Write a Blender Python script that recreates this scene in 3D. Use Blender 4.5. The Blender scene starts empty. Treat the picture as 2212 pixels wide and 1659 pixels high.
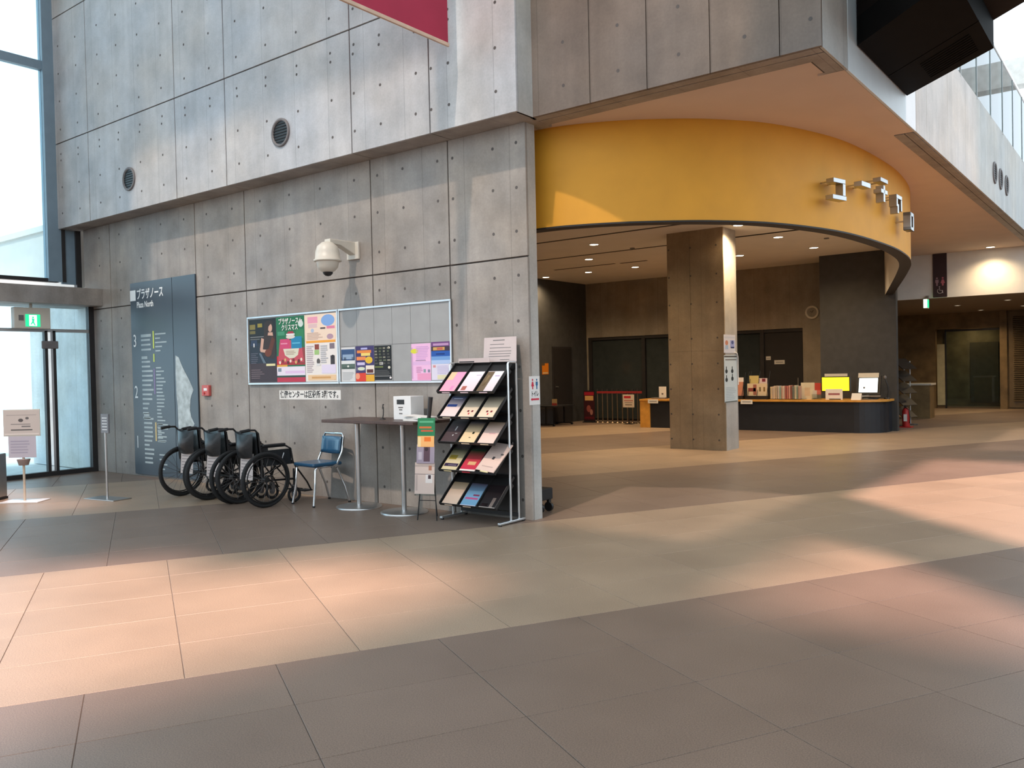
import bpy, math, random
from mathutils import Vector, Matrix
random.seed(7)
R_ = math.radians
PI = math.pi
COL = bpy.context.scene.collection
SC = bpy.context.scene

# ------------------------------------------------------------------ camera
F_PX = 1818.46
yaw, pit, rol = R_(-37.699), R_(-0.982), R_(-1.246)
fw = Vector((math.sin(yaw) * math.cos(pit), math.cos(yaw) * math.cos(pit), math.sin(pit)))
rt = Vector((math.cos(yaw), -math.sin(yaw), 0))
up = rt.cross(fw)
r2 = rt * math.cos(rol) + up * math.sin(rol)
u2 = -rt * math.sin(rol) + up * math.cos(rol)
cd = bpy.data.cameras.new('camera')
cam = bpy.data.objects.new('camera', cd)
COL.objects.link(cam)
cam.matrix_world = Matrix(((r2.x, u2.x, -fw.x, 0), (r2.y, u2.y, -fw.y, 0), (r2.z, u2.z, -fw.z, 1.5), (0, 0, 0, 1)))
cd.sensor_fit = 'HORIZONTAL'
cd.sensor_width = 36.0
cd.lens = 36.0 * F_PX / 2212.0
cd.clip_end = 300
SC.camera = cam

# ------------------------------------------------------------------ world, sun, exposure
w = bpy.data.worlds.new('sky')
SC.world = w
w.use_nodes = True
nt = w.node_tree
bg = nt.nodes['Background']
bg.inputs[0].default_value = (0.78, 0.905, 1.0, 1)
bg.inputs[1].default_value = 2.1
SUN_DIR = Vector((-0.183, 0.107, -1.0))
sd = bpy.data.lights.new('sun', 'SUN')
sd.energy = 5.4
sd.angle = R_(5.5)
sd.color = (1.0, 0.66, 0.56)
sun = bpy.data.objects.new('sun', sd)
COL.objects.link(sun)
sun.rotation_euler = SUN_DIR.to_track_quat('-Z', 'Y').to_euler()
# added second sun, standing for sunlight bounced off unseen glazing opposite
rd = bpy.data.lights.new('added_second_sun', 'SUN')
rd.energy = 1.7
rd.angle = R_(1.5)
rd.color = (1.0, 0.80, 0.66)
rsun = bpy.data.objects.new('added_second_sun', rd)
COL.objects.link(rsun)
rsun.rotation_euler = Vector((-0.12, 0.74, -1.0)).to_track_quat('-Z', 'Y').to_euler()
SC.view_settings.view_transform = 'Standard'
SC.view_settings.look = 'None'
SC.view_settings.exposure = 0.18
SC.view_settings.gamma = 1.0
SC.view_settings.use_curve_mapping = False
try:
    SC.cycles.use_denoising = True
    SC.cycles.max_bounces = 8
    SC.cycles.diffuse_bounces = 5
    SC.cycles.transparent_max_bounces = 12
    SC.cycles.sample_clamp_indirect = 6.0
    SC.cycles.caustics_reflective = False
    SC.cycles.caustics_refractive = False
except Exception:
    pass


# ------------------------------------------------------------------ materials
def srgb(c):
    return tuple((v / 255 / 12.92) if v / 255 <= 0.04045 else ((v / 255 + 0.055) / 1.055) ** 2.4 for v in c)


def new_mat(name):
    m = bpy.data.materials.new(name)
    m.use_nodes = True
    return m, m.node_tree, m.node_tree.nodes['Principled BSDF']


def mat(name, col, rough=0.6, metal=0.0, var=0.12, scale=6.0, bump=0.0, emit=None, estr=1.0, spec=0.5, coat=0.0):
    m, t, p = new_mat(name)
    p.inputs['Roughness'].default_value = rough
    p.inputs['Metallic'].default_value = metal
    p.inputs['Specular IOR Level'].default_value = spec
    p.inputs['Coat Weight'].default_value = coat
    tc = t.nodes.new('ShaderNodeTexCoord')
    nz = t.nodes.new('ShaderNodeTexNoise')
    nz.inputs['Scale'].default_value = scale
    nz.inputs['Detail'].default_value = 5
    t.links.new(tc.outputs['Object'], nz.inputs['Vector'])
    rp = t.nodes.new('ShaderNodeMapRange')
    rp.inputs['From Min'].default_value = 0.3
    rp.inputs['From Max'].default_value = 0.7
    rp.inputs['To Min'].default_value = 1 - var
    rp.inputs['To Max'].default_value = 1 + var
    t.links.new(nz.outputs['Fac'], rp.inputs['Value'])
    mx = t.nodes.new('ShaderNodeVectorMath')
    mx.operation = 'SCALE'
    mx.inputs[0].default_value = col
    t.links.new(rp.outputs['Result'], mx.inputs['Scale'])
    t.links.new(mx.outputs['Vector'], p.inputs['Base Color'])
    if bump:
        b = t.nodes.new('ShaderNodeBump')
        b.inputs['Strength'].default_value = bump
        b.inputs['Distance'].default_value = 0.01
        t.links.new(nz.outputs['Fac'], b.inputs['Height'])
        t.links.new(b.outputs['Normal'], p.inputs['Normal'])
    if emit:
        p.inputs['Emission Color'].default_value = (*emit, 1)
        p.inputs['Emission Strength'].default_value = estr
    return m


def concrete(name, col, axis='X', seam=0.6, off=0.0, var=0.16, tint=(1.06, 1.0, 0.93)):
    """board-formed concrete: mottled, streaked downwards, faint formwork seams every `seam` metres"""
    m, t, p = new_mat(name)
    N = t.nodes.new
    L = t.links.new
    p.inputs['Roughness'].default_value = 0.55
    p.inputs['Specular IOR Level'].default_value = 0.35
    g = N('ShaderNodeNewGeometry')
    sep = N('ShaderNodeSeparateXYZ')
    L(g.outputs['Position'], sep.inputs[0])
    n1 = N('ShaderNodeTexNoise'); n1.inputs['Scale'].default_value = 2.0; n1.inputs['Detail'].default_value = 9; n1.inputs['Roughness'].default_value = 0.62
    L(g.outputs['Position'], n1.inputs['Vector'])
    mp = N('ShaderNodeMapping'); mp.inputs['Scale'].default_value = (7, 7, 0.45)
    L(g.outputs['Position'], mp.inputs['Vector'])
    n2 = N('ShaderNodeTexNoise'); n2.inputs['Scale'].default_value = 1.0; n2.inputs['Detail'].default_value = 5
    L(mp.outputs[0], n2.inputs['Vector'])
    n3 = N('ShaderNodeTexNoise'); n3.inputs['Scale'].default_value = 45; n3.inputs['Detail'].default_value = 3
    L(g.outputs['Position'], n3.inputs['Vector'])
    # board id -> tone
    a = N('ShaderNodeMath'); a.operation = 'ADD'; a.inputs[1].default_value = off
    L(sep.outputs[axis], a.inputs[0])
    d = N('ShaderNodeMath'); d.operation = 'DIVIDE'; d.inputs[1].default_value = seam
    L(a.outputs[0], d.inputs[0])
    fl = N('ShaderNodeMath'); fl.operation = 'FLOOR'; L(d.outputs[0], fl.inputs[0])
    wn = N('ShaderNodeTexWhiteNoise'); wn.noise_dimensions = '1D'; L(fl.outputs[0], wn.inputs['W'])
    fr = N('ShaderNodeMath'); fr.operation = 'FRACT'; L(d.outputs[0], fr.inputs[0])
    pp = N('ShaderNodeMath'); pp.operation = 'PINGPONG'; pp.inputs[1].default_value = 0.5; L(fr.outputs[0], pp.inputs[0])
    sm = N('ShaderNodeMapRange'); sm.inputs['From Min'].default_value = 0.0; sm.inputs['From Max'].default_value = 0.010
    sm.inputs['To Min'].default_value = 0.68; sm.inputs['To Max'].default_value = 1.0
    L(pp.outputs[0], sm.inputs['Value'])
    # sum of variations
    def ramp(sock, lo, hi):
        r = N('ShaderNodeMapRange'); r.inputs['From Min'].default_value = 0.3; r.inputs['From Max'].default_value = 0.7
        r.inputs['To Min'].default_value = lo; r.inputs['To Max'].default_value = hi
        L(sock, r.inputs['Value']); return r.outputs['Result']
    def mul(s1, s2):
        k = N('ShaderNodeMath'); k.operation = 'MULTIPLY'; L(s1, k.inputs[0]); L(s2, k.inputs[1]); return k.outputs[0]
    wr = N('ShaderNodeMapRange'); wr.inputs['To Min'].default_value = 0.975; wr.inputs['To Max'].default_value = 1.025
    L(wn.outputs['Value'], wr.inputs['Value'])
    v = mul(mul(ramp(n1.outputs['Fac'], 1 - var, 1 + var), ramp(n2.outputs['Fac'], 1 - var * 0.38, 1 + var * 0.38)),
            mul(ramp(n3.outputs['Fac'], 0.95, 1.05), mul(wr.outputs['Result'], sm.outputs['Result'])))
    mc = N('ShaderNodeMix'); mc.data_type = 'RGBA'
    mc.inputs['A'].default_value = (*[c * (2 - q) for c, q in zip(col, tint)], 1)
    mc.inputs['B'].default_value = (*[c * q for c, q in zip(col, tint)], 1)
    n4 = N('ShaderNodeTexNoise'); n4.inputs['Scale'].default_value = 0.7; n4.inputs['Detail'].default_value = 4
    mp4 = N('ShaderNodeMapping'); mp4.inputs['Location'].default_value = (13, 5, 3); L(g.outputs['Position'], mp4.inputs['Vector'])
    L(mp4.outputs[0], n4.inputs['Vector'])
    L(ramp(n4.outputs['Fac'], 0, 1), mc.inputs['Factor'])
    sc = N('ShaderNodeVectorMath'); sc.operation = 'SCALE'
    L(mc.outputs['Result'], sc.inputs[0]); L(v, sc.inputs['Scale'])
    L(sc.outputs['Vector'], p.inputs['Base Color'])
    b = N('ShaderNodeBump'); b.inputs['Strength'].default_value = 0.25; b.inputs['Distance'].default_value = 0.008
    L(v, b.inputs['Height']); L(b.outputs['Normal'], p.inputs['Normal'])
    return m


def granite(name, col, speck=0.25, rough=0.42):
    m, t, p = new_mat(name)
    N = t.nodes.new; L = t.links.new
    g = N('ShaderNodeNewGeometry')
    n1 = N('ShaderNodeTexNoise'); n1.inputs['Scale'].default_value = 170; n1.inputs['Detail'].default_value = 2
    n2 = N('ShaderNodeTexNoise'); n2.inputs['Scale'].default_value = 1.3; n2.inputs['Detail'].default_value = 5
    for n in (n1, n2):
        L(g.outputs['Position'], n.inputs['Vector'])
    oi = N('ShaderNodeObjectInfo')
    def ramp(sock, lo, hi, a=0.3, b=0.7):
        r = N('ShaderNodeMapRange'); r.inputs['From Min'].default_value = a; r.inputs['From Max'].default_value = b
        r.inputs['To Min'].default_value = lo; r.inputs['To Max'].default_value = hi
        L(sock, r.inputs['Value']); return r.outputs['Result']
    def mul(s1, s2):
        k = N('ShaderNodeMath'); k.operation = 'MULTIPLY'; L(s1, k.inputs[0]); L(s2, k.inputs[1]); return k.outputs[0]
    v = mul(mul(ramp(n1.outputs['Fac'], 1 - speck, 1 + speck), ramp(n2.outputs['Fac'], 0.9, 1.1)), ramp(oi.outputs['Random'], 0.96, 1.04, 0, 1))
    sc = N('ShaderNodeVectorMath'); sc.operation = 'SCALE'
    sc.inputs[0].default_value = col
    L(v, sc.inputs['Scale']); L(sc.outputs['Vector'], p.inputs['Base Color'])
    p.inputs['Roughness'].default_value = rough
    p.inputs['Specular IOR Level'].default_value = 0.35
    return m


def print_mat(name, rough=0.45):
    m, t, p = new_mat(name)
    a = t.nodes.new('ShaderNodeVertexColor'); a.layer_name = 'Col'
    t.links.new(a.outputs['Color'], p.inputs['Base Color'])
    p.inputs['Roughness'].default_value = rough
    p.inputs['Specular IOR Level'].default_value = 0.3
    return m


def glass_mat(name, tint=(0.85, 0.97, 0.97), refl=0.12, rough=0.02):
    m = bpy.data.materials.new(name); m.use_nodes = True
    t = m.node_tree; t.nodes.clear()
    o = t.nodes.new('ShaderNodeOutputMaterial')
    tr = t.nodes.new('ShaderNodeBsdfTransparent'); tr.inputs[0].default_value = (*tint, 1)
    gl = t.nodes.new('ShaderNodeBsdfGlossy'); gl.inputs['Roughness'].default_value = rough
    lw = t.nodes.new('ShaderNodeFresnel'); lw.inputs['IOR'].default_value = 1.35
    mu = t.nodes.new('ShaderNodeMath'); mu.operation = 'ADD'; mu.inputs[1].default_value = refl * 0.3
    t.links.new(lw.outputs[0], mu.inputs[0])
    mx = t.nodes.new('ShaderNodeMixShader')
    t.links.new(mu.outputs[0], mx.inputs[0]); t.links.new(tr.outputs[0], mx.inputs[1]); t.links.new(gl.outputs[0], mx.inputs[2])
    t.links.new(mx.outputs[0], o.inputs[0])
    return m


M = {}
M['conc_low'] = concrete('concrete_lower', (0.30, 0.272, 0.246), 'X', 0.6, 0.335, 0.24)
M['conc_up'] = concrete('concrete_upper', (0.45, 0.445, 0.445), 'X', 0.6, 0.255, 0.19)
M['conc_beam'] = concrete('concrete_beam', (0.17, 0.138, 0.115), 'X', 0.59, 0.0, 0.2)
M['conc_side'] = concrete('concrete_side', (0.42, 0.41, 0.385), 'Y', 0.9, 0.0)
M['conc_col'] = concrete('concrete_column', (0.31, 0.245, 0.165), 'X', 0.45, 0.6, 0.22)
M['conc_dark'] = concrete('concrete_reception', (0.27, 0.235, 0.185), 'X', 0.9, 0.0, 0.2)
M['conc_out_lit'] = concrete('concrete_outdoors_lit', (0.62, 0.63, 0.62), 'X', 0.9, 0.0)  # same concrete lightened, outdoor daylight put into the base colour
M['joint'] = mat('concrete_joint', (0.075, 0.062, 0.055), 0.9)
M['tie'] = mat('tie_hole', (0.10, 0.09, 0.085), 0.9)
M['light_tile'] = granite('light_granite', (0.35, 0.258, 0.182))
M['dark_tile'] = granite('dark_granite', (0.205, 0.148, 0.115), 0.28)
M['grout'] = mat('grout', (0.13, 0.10, 0.08), 0.9)
M['ceil'] = mat('ceiling_board', (0.64, 0.51, 0.41), 0.85, var=0.03, scale=2)
M['ceil_in'] = mat('reception_ceiling', (0.74, 0.71, 0.64), 0.85, var=0.03, scale=2)
M['slot'] = mat('ceiling_slot', (0.05, 0.045, 0.04), 0.9)
M['yellow'] = mat('yellow_plaster', (0.70, 0.325, 0.022), 0.62, var=0.05, scale=3)
M['rim'] = mat('dark_rim', (0.014, 0.011, 0.010), 0.6)
M['cream'] = mat('pale_plaster', (0.62, 0.60, 0.55), 0.8, var=0.03)
M['white_wall'] = mat('white_plaster', (0.72, 0.70, 0.66), 0.8, var=0.03)
M['white_panel'] = mat('white_fascia_panel', (0.60, 0.65, 0.67), 0.5, var=0.02)
M['dark_wall'] = mat('charcoal_wall', (0.050, 0.050, 0.050), 0.6, var=0.15)
M['dark_glass'] = mat('dark_glass_panel', (0.035, 0.042, 0.042), 0.16, var=0.1)
M['black'] = mat('black_paint', (0.012, 0.012, 0.013), 0.45, var=0.2)
M['black_panel'] = mat('black_soffit_panel', (0.003, 0.0026, 0.0024), 0.75, var=0.25, spec=0.08)
M['brown_dark'] = mat('dark_brown_steel', (0.016, 0.011, 0.009), 0.7, spec=0.1)
M['rubber'] = mat('black_rubber', (0.014, 0.014, 0.015), 0.75)
M['vinyl'] = mat('black_vinyl', (0.016, 0.018, 0.020), 0.35, bump=0.2, scale=30)
M['steel'] = mat('brushed_steel', (0.58, 0.58, 0.58), 0.33, 1.0, var=0.05)
M['chrome'] = mat('chrome', (0.80, 0.82, 0.84), 0.12, 1.0, var=0.02)
M['alu'] = mat('satin_aluminium', (0.66, 0.69, 0.71), 0.38, 0.9, var=0.04)
M['grey_paint'] = mat('grey_painted_steel', (0.42, 0.47, 0.48), 0.45, var=0.04)
M['frame_blue'] = mat('blue_grey_mullion', (0.22, 0.30, 0.36), 0.45, 0.2, var=0.05)
M['frame_dark'] = mat('dark_bronze_frame', (0.035, 0.032, 0.032), 0.45, 0.3)
M['board_grey'] = mat('grey_magnet_sheet', (0.33, 0.335, 0.335), 0.6, var=0.05)
M['blue_vinyl'] = mat('blue_vinyl', (0.02, 0.085, 0.17), 0.28, var=0.1, coat=0.3)
M['wood_dark'] = mat('dark_walnut_laminate', (0.060, 0.032, 0.025), 0.4, var=0.25, scale=14)
M['counter_wood'] = mat('orange_wood', (0.62, 0.30, 0.055), 0.4, var=0.15, scale=8)
M['counter_front'] = mat('counter_front', (0.016, 0.019, 0.026), 0.4)
M['sign_panel'] = mat('blue_grey_sign_panel', (0.050, 0.068, 0.090), 0.30, var=0.06, scale=1.5)
M['sign_white'] = mat('sign_white_print', (0.85, 0.88, 0.88), 0.5, var=0.02)
M['sign_map'] = mat('sign_map_print', (0.40, 0.47, 0.49), 0.5, var=0.35, scale=9)
M['white'] = mat('white_plastic', (0.76, 0.77, 0.77), 0.4, var=0.03)
M['ivory'] = mat('ivory_plastic', (0.62, 0.58, 0.50), 0.4, var=0.04)
M['paper'] = mat('white_paper', (0.78, 0.77, 0.74), 0.7, var=0.04)
M['pink_paper'] = mat('greyish_pink_paper', (0.55, 0.47, 0.46), 0.7, var=0.04)
M['ink'] = mat('black_ink', (0.02, 0.02, 0.022), 0.6)
M['ink_grey'] = mat('grey_ink', (0.16, 0.15, 0.15), 0.6)
M['red'] = mat('red_paint', (0.42, 0.022, 0.020), 0.45)
M['red_soft'] = mat('pale_red_box', (0.52, 0.10, 0.09), 0.45)
M['banner'] = mat('crimson_banner', (0.36, 0.018, 0.055), 0.75, var=0.08, scale=2)
M['banner_hem'] = mat('banner_hem', (0.58, 0.42, 0.32), 0.8)
M['belt'] = mat('red_belt', (0.25, 0.012, 0.014), 0.7)
M['pole_bronze'] = mat('bronze_pole', (0.23, 0.17, 0.11), 0.3, 0.8)
M['wood_lobby'] = mat('brown_veneer', (0.20, 0.13, 0.055), 0.5, var=0.3, scale=3)
M['maroon'] = mat('maroon_sign', (0.030, 0.014, 0.018), 0.5)
M['pinkink'] = mat('pink_ink', (0.34, 0.12, 0.14), 0.6)
M['clear'] = glass_mat('clear_glass', (0.82, 0.955, 1.0), 0.06)
M['teal_glass'] = glass_mat('teal_glass', (0.72, 0.88, 0.88), 0.12)
M['print'] = print_mat('colour_print')
M['screen'] = mat('lit_screen', (0.8, 0.85, 0.85), 0.3, emit=(0.85, 1.0, 0.98), estr=1.6)
M['screen_y'] = mat('lit_yellow_screen', (0.9, 0.8, 0.05), 0.3, emit=(1.0, 0.80, 0.02), estr=1.1)
M['exit_g'] = mat('exit_green', (0.02, 0.45, 0.2), 0.4, emit=(0.02, 0.75, 0.32), estr=1.0)
M['exit_w'] = mat('exit_white', (0.8, 0.95, 0.85), 0.4, emit=(0.75, 1.0, 0.85), estr=1.2)
M['lamp'] = mat('lamp_lens', (1, 0.95, 0.85), 0.4, emit=(1.0, 0.88, 0.66), estr=12.0)
M['letter'] = mat('letter_metal', (0.42, 0.42, 0.42), 0.28, 1.0, var=0.05)
M['ceil_low'] = mat('corridor_ceiling', (0.26, 0.20, 0.135), 0.7, var=0.05)
M['lamp_dim'] = mat('lamp_lens_dim', (1, 0.95, 0.85), 0.4, emit=(1.0, 0.86, 0.62), estr=1.2)
M['leaf'] = mat('green_leaf', (0.10, 0.30, 0.06), 0.6)
M['pave'] = mat('outdoor_paving', (0.55, 0.56, 0.55), 0.8)
M['pale_steel'] = mat('pale_roof_steel', (0.50, 0.56, 0.56), 0.6)
M['louver'] = mat('brown_louver', (0.16, 0.11, 0.055), 0.5)
M['acrylic'] = glass_mat('clear_acrylic', (0.93, 0.97, 0.96), 0.15)


# ------------------------------------------------------------------ mesh builder
class MB:
    def __init__(s):
        s.v = []; s.f = []; s.c = []; s.m = []; s.sm = []

    def add(s, vs, fs, col=(0.8, 0.8, 0.8), mi=0, smooth=False):
        o = len(s.v)
        s.v += [tuple(v) for v in vs]
        for f in fs:
            s.f.append([o + i for i in f]); s.c.append(col); s.m.append(mi); s.sm.append(smooth)
        return s

    def bx(s, x0, x1, y0, y1, z0, z1, col=(0.8,) * 3, mi=0, mtx=None):
        vs = [(x0, y0, z0), (x1, y0, z0), (x1, y1, z0), (x0, y1, z0), (x0, y0, z1), (x1, y0, z1), (x1, y1, z1), (x0, y1, z1)]
        if mtx is not None:
            vs = [mtx @ Vector(v) for v in vs]
        return s.add(vs, [(0, 3, 2, 1), (4, 5, 6, 7), (0, 1, 5, 4), (1, 2, 6, 5), (2, 3, 7, 6), (3, 0, 4, 7)], col, mi)

    def quad(s, a, b, c, d, col=(0.8,) * 3, mi=0):
        return s.add([a, b, c, d], [(0, 1, 2, 3)], col, mi)

    def cyl(s, p0, p1, r0, r1=None, n=16, col=(0.8,) * 3, mi=0, cap=True):
        r1 = r0 if r1 is None else r1
        p0 = Vector(p0); p1 = Vector(p1)
        d = (p1 - p0).normalized()
        a = Vector((0, 0, 1)) if abs(d.z) < 0.9 else Vector((1, 0, 0))
        x = d.cross(a).normalized(); y = d.cross(x).normalized()
        vs = []
        for p, r in ((p0, r0), (p1, r1)):
            for i in range(n):
                t = 2 * PI * i / n
                vs.append(p + x * (r * math.cos(t)) + y * (r * math.sin(t)))
        s.add(vs, [(i, i + n, (i + 1) % n + n, (i + 1) % n) for i in range(n)], col, mi, True)
        if cap:
            s.add(vs[:n], [tuple(range(n))], col, mi)
            s.add(vs[n:], [tuple(reversed(range(n)))], col, mi)
        return s

    def tube(s, pts, r, n=8, col=(0.8,) * 3, mi=0, closed=False):
        pts = [Vector(p) for p in pts]
        k = len(pts)
        rings = []
        prev = None
        for i, p in enumerate(pts):
            if closed:
                d = pts[(i + 1) % k] - pts[i - 1]
            else:
                d = pts[min(i + 1, k - 1)] - pts[max(i - 1, 0)]
            d.normalize()
            if prev is None:
                a = Vector((0, 0, 1)) if abs(d.z) < 0.9 else Vector((1, 0, 0))
                x = d.cross(a).normalized()
            else:
                x = (prev - d * prev.dot(d)).normalized()
            prev = x
            y = d.cross(x)
            rings.append([p + x * (r * math.cos(2 * PI * j / n)) + y * (r * math.sin(2 * PI * j / n)) for j in range(n)])
        vs = [v for ring in rings for v in ring]
        fs = []
        for i in range(k if closed else k - 1):
            a = i * n; b = ((i + 1) % k) * n
            for j in range(n):
                fs.append((a + j, a + (j + 1) % n, b + (j + 1) % n, b + j))
        s.add(vs, fs, col, mi, True)
        if not closed:
            s.add(rings[0], [tuple(reversed(range(n)))], col, mi)
            s.add(rings[-1], [tuple(range(n))], col, mi)
        return s

    def lathe(s, prof, n=24, col=(0.8,) * 3, mi=0, o=(0, 0, 0)):
        vs = []
        for r, z in prof:
            for i in range(n):
                t = 2 * PI * i / n
                vs.append((o[0] + r * math.cos(t), o[1] + r * math.sin(t), o[2] + z))
        fs = []
        for k in range(len(prof) - 1):
            for i in range(n):
                fs.append((k * n + i, k * n + (i + 1) % n, (k + 1) * n + (i + 1) % n, (k + 1) * n + i))
        s.add(vs, fs, col, mi, True)
        for k, rev in ((0, True), (len(prof) - 1, False)):
            if prof[k][0] > 1e-4:
                idx = list(range(n))
                s.add(vs[k * n:(k + 1) * n], [tuple(reversed(idx)) if rev else tuple(idx)], col, mi)
        return s

    def prism(s, pts, z0, z1, col=(0.8,) * 3, mi=0, mtx=None):
        n = len(pts)
        area = sum(pts[i][0] * pts[(i + 1) % n][1] - pts[(i + 1) % n][0] * pts[i][1] for i in range(n))
        if area < 0:
            pts = list(reversed(pts))
        vs = [Vector((p[0], p[1], z0)) for p in pts] + [Vector((p[0], p[1], z1)) for p in pts]
        if mtx is not None:
            vs = [mtx @ v for v in vs]
        fs = [tuple(reversed(range(n))), tuple(range(n, 2 * n))] + [(i, (i + 1) % n, (i + 1) % n + n, i + n) for i in range(n)]
        return s.add(vs, fs, col, mi)

    def mesh(s, name, mats):
        me = bpy.data.meshes.new(name)
        me.from_pydata(s.v, [], s.f)
        for m in (mats if isinstance(mats, (list, tuple)) else [mats]):
            me.materials.append(M[m] if isinstance(m, str) else m)
        me.polygons.foreach_set('material_index', s.m)
        me.polygons.foreach_set('use_smooth', s.sm)
        ca = me.color_attributes.new('Col', 'FLOAT_COLOR', 'CORNER')
        cols = []
        for f, c in zip(s.f, s.c):
            for _ in f:
                cols += [c[0], c[1], c[2], 1.0]
        ca.data.foreach_set('color', cols)
        me.update()
        return me

    def build(s, name, mats, parent=None, bevel=0, loc=None):
        return link(name, s.mesh(name, mats), parent, bevel, loc)


def link(name, me, parent=None, bevel=0, loc=None):
    o = bpy.data.objects.new(name, me)
    COL.objects.link(o)
    if parent:
        o.parent = parent
    if loc:
        o.location = loc
    if bevel:
        b = o.modifiers.new('bevel', 'BEVEL'); b.width = bevel; b.segments = 2; b.limit_method = 'ANGLE'
    return o


def tag(o, label=None, cat=None, group=None, kind=None):
    if label: o['label'] = label
    if cat: o['category'] = cat
    if group: o['group'] = group
    if kind: o['kind'] = kind
    return o


def thing(name, label, cat, loc=(0, 0, 0), rotz=0, group=None, kind=None):
    o = bpy.data.objects.new(name, None)
    COL.objects.link(o)
    o.empty_display_size = 0.1
    o.location = loc
    o.rotation_euler = (0, 0, rotz)
    return tag(o, label, cat, group, kind)


def copy_tree(o, parent=None):
    c = o.copy(); COL.objects.link(c)
    if parent is not None:
        c.parent = parent
    for ch in list(o.children):
        copy_tree(ch, c)
    return c


def text(name, body, size, loc, mt, parent=None, rot=(PI / 2, 0, 0), align='LEFT', ext=0.0006, sx=1.0, bold=0.0):
    cu = bpy.data.curves.new(name, 'FONT')
    cu.body = body; cu.size = size; cu.align_x = align; cu.extrude = ext; cu.resolution_u = 3; cu.offset = bold
    tmp = bpy.data.objects.new('tmp_text', cu)
    COL.objects.link(tmp)
    dg = bpy.context.evaluated_depsgraph_get()
    me = bpy.data.meshes.new_from_object(tmp.evaluated_get(dg))
    bpy.data.objects.remove(tmp)
    bpy.data.curves.remove(cu)
    me.materials.clear(); me.materials.append(M[mt])
    o = bpy.data.objects.new(name, me)
    COL.objects.link(o)
    o.location = loc; o.rotation_euler = rot; o.scale = (sx, 1, 1)
    if parent: o.parent = parent
    return o


def hx(h):
    return srgb((int(h[0:2], 16), int(h[2:4], 16), int(h[4:6], 16)))


# ================================================================== SETTING
PHI = R_(61.547)
SV = Vector((math.cos(PHI), math.sin(PHI), 0))
NV = Vector((-math.sin(PHI), math.cos(PHI), 0))
CX, CY = fw, None


def visible(p, margin=0.15):
    q = Vector(p) - Vector((0, 0, 1.5))
    z = q.dot(fw)
    if z < 0.4:
        return None
    x = F_PX * q.dot(r2) / z; y = -F_PX * q.dot(u2) / z
    if abs(x) < 1106 * (1 + margin) and abs(y) < 830 * (1 + margin):
        return z
    return None


# ---- floor with granite tiles in 3 m stripes
b = MB(); b.bx(-14.1, 9, -8, 34, -0.2, -0.004)
floor = tag(b.build('floor', 'grout'), kind='structure')
TW, TD, GAP = 0.885, 0.594, 0.004
tile_me = {}
for k, mt in ((0, 'light_tile'), (1, 'dark_tile')):
    t = MB()
    a, d, h, e = TW / 2 - GAP / 2, TD / 2 - GAP / 2, 0.0, 0.0015
    t.add([(-a, -d, -0.02), (a, -d, -0.02), (a, d, -0.02), (-a, d, -0.02),
           (-a, -d, h - e), (a, -d, h - e), (a, d, h - e), (-a, d, h - e),
           (-a + e, -d + e, h), (a - e, -d + e, h), (a - e, d - e, h), (-a + e, d - e, h)],
          [(0, 1, 5, 4), (1, 2, 6, 5), (2, 3, 7, 6), (3, 0, 4, 7), (4, 5, 9, 8), (5, 6, 10, 9), (6, 7, 11, 10), (7, 4, 8, 11), (8, 9, 10, 11)])
    tile_me[k] = t.mesh('tile', mt)
tiles = []
for row in range(-14, 60):
    n0 = 4.48 + TD * (row + 0.5)
    stripe = math.floor(row / 5)
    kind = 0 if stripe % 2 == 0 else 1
    off = (0.165 if kind == 0 else 0.605) + TW / 2
    for ks in range(-30, 50):
        p = SV * (off + TW * ks) + NV * n0
        if not (-14.2 < p.x < 6 and -1.5 < p.y < 33.5):
            continue
        if p.x < -13.6 and p.y > 6.5:
            continue
        z = visible(p)
        tiles.append((z if z else 1e6 + p.length, p, kind))
tiles.sort(key=lambda a: a[0])
rest = MB()
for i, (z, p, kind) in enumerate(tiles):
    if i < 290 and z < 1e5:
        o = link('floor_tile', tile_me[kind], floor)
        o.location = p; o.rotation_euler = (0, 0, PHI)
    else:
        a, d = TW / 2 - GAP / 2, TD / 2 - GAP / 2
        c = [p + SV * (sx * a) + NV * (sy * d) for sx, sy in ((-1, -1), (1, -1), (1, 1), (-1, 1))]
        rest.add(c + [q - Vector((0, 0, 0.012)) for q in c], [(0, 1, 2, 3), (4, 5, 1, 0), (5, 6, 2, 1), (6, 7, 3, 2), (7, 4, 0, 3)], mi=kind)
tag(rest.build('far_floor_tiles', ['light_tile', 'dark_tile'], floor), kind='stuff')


def wall_panels(parent, xs, zs, yf, depth, mt, gap=0.016, flip=1, extra=None, skip=()):
    """one slab per formwork panel on a wall facing -Y"""
    for i in range(len(xs) - 1):
        for j in range(len(zs) - 1):
            if (i, j) in skip:
                continue
            b = MB(); g = gap / 2
            b.bx(xs[i] + (g if i else 0), xs[i + 1] - (g if i < len(xs) - 2 else 0), yf, yf + depth,
                 zs[j] + (g if j else 0), zs[j + 1] - (g if j < len(zs) - 2 else 0))
            b.build('panel', mt, parent, 0.003)


def ties(parent, pts, fn, r=0.017, n=8):
    b = MB()
    for p in pts:
        c, d = fn(p)
        b.cyl(Vector(c) + Vector(d) * 0.012, Vector(c) - Vector(d) * 0.0012, r, r, n)
    tag(b.build('tie_holes', 'tie', parent), kind='stuff')


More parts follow.
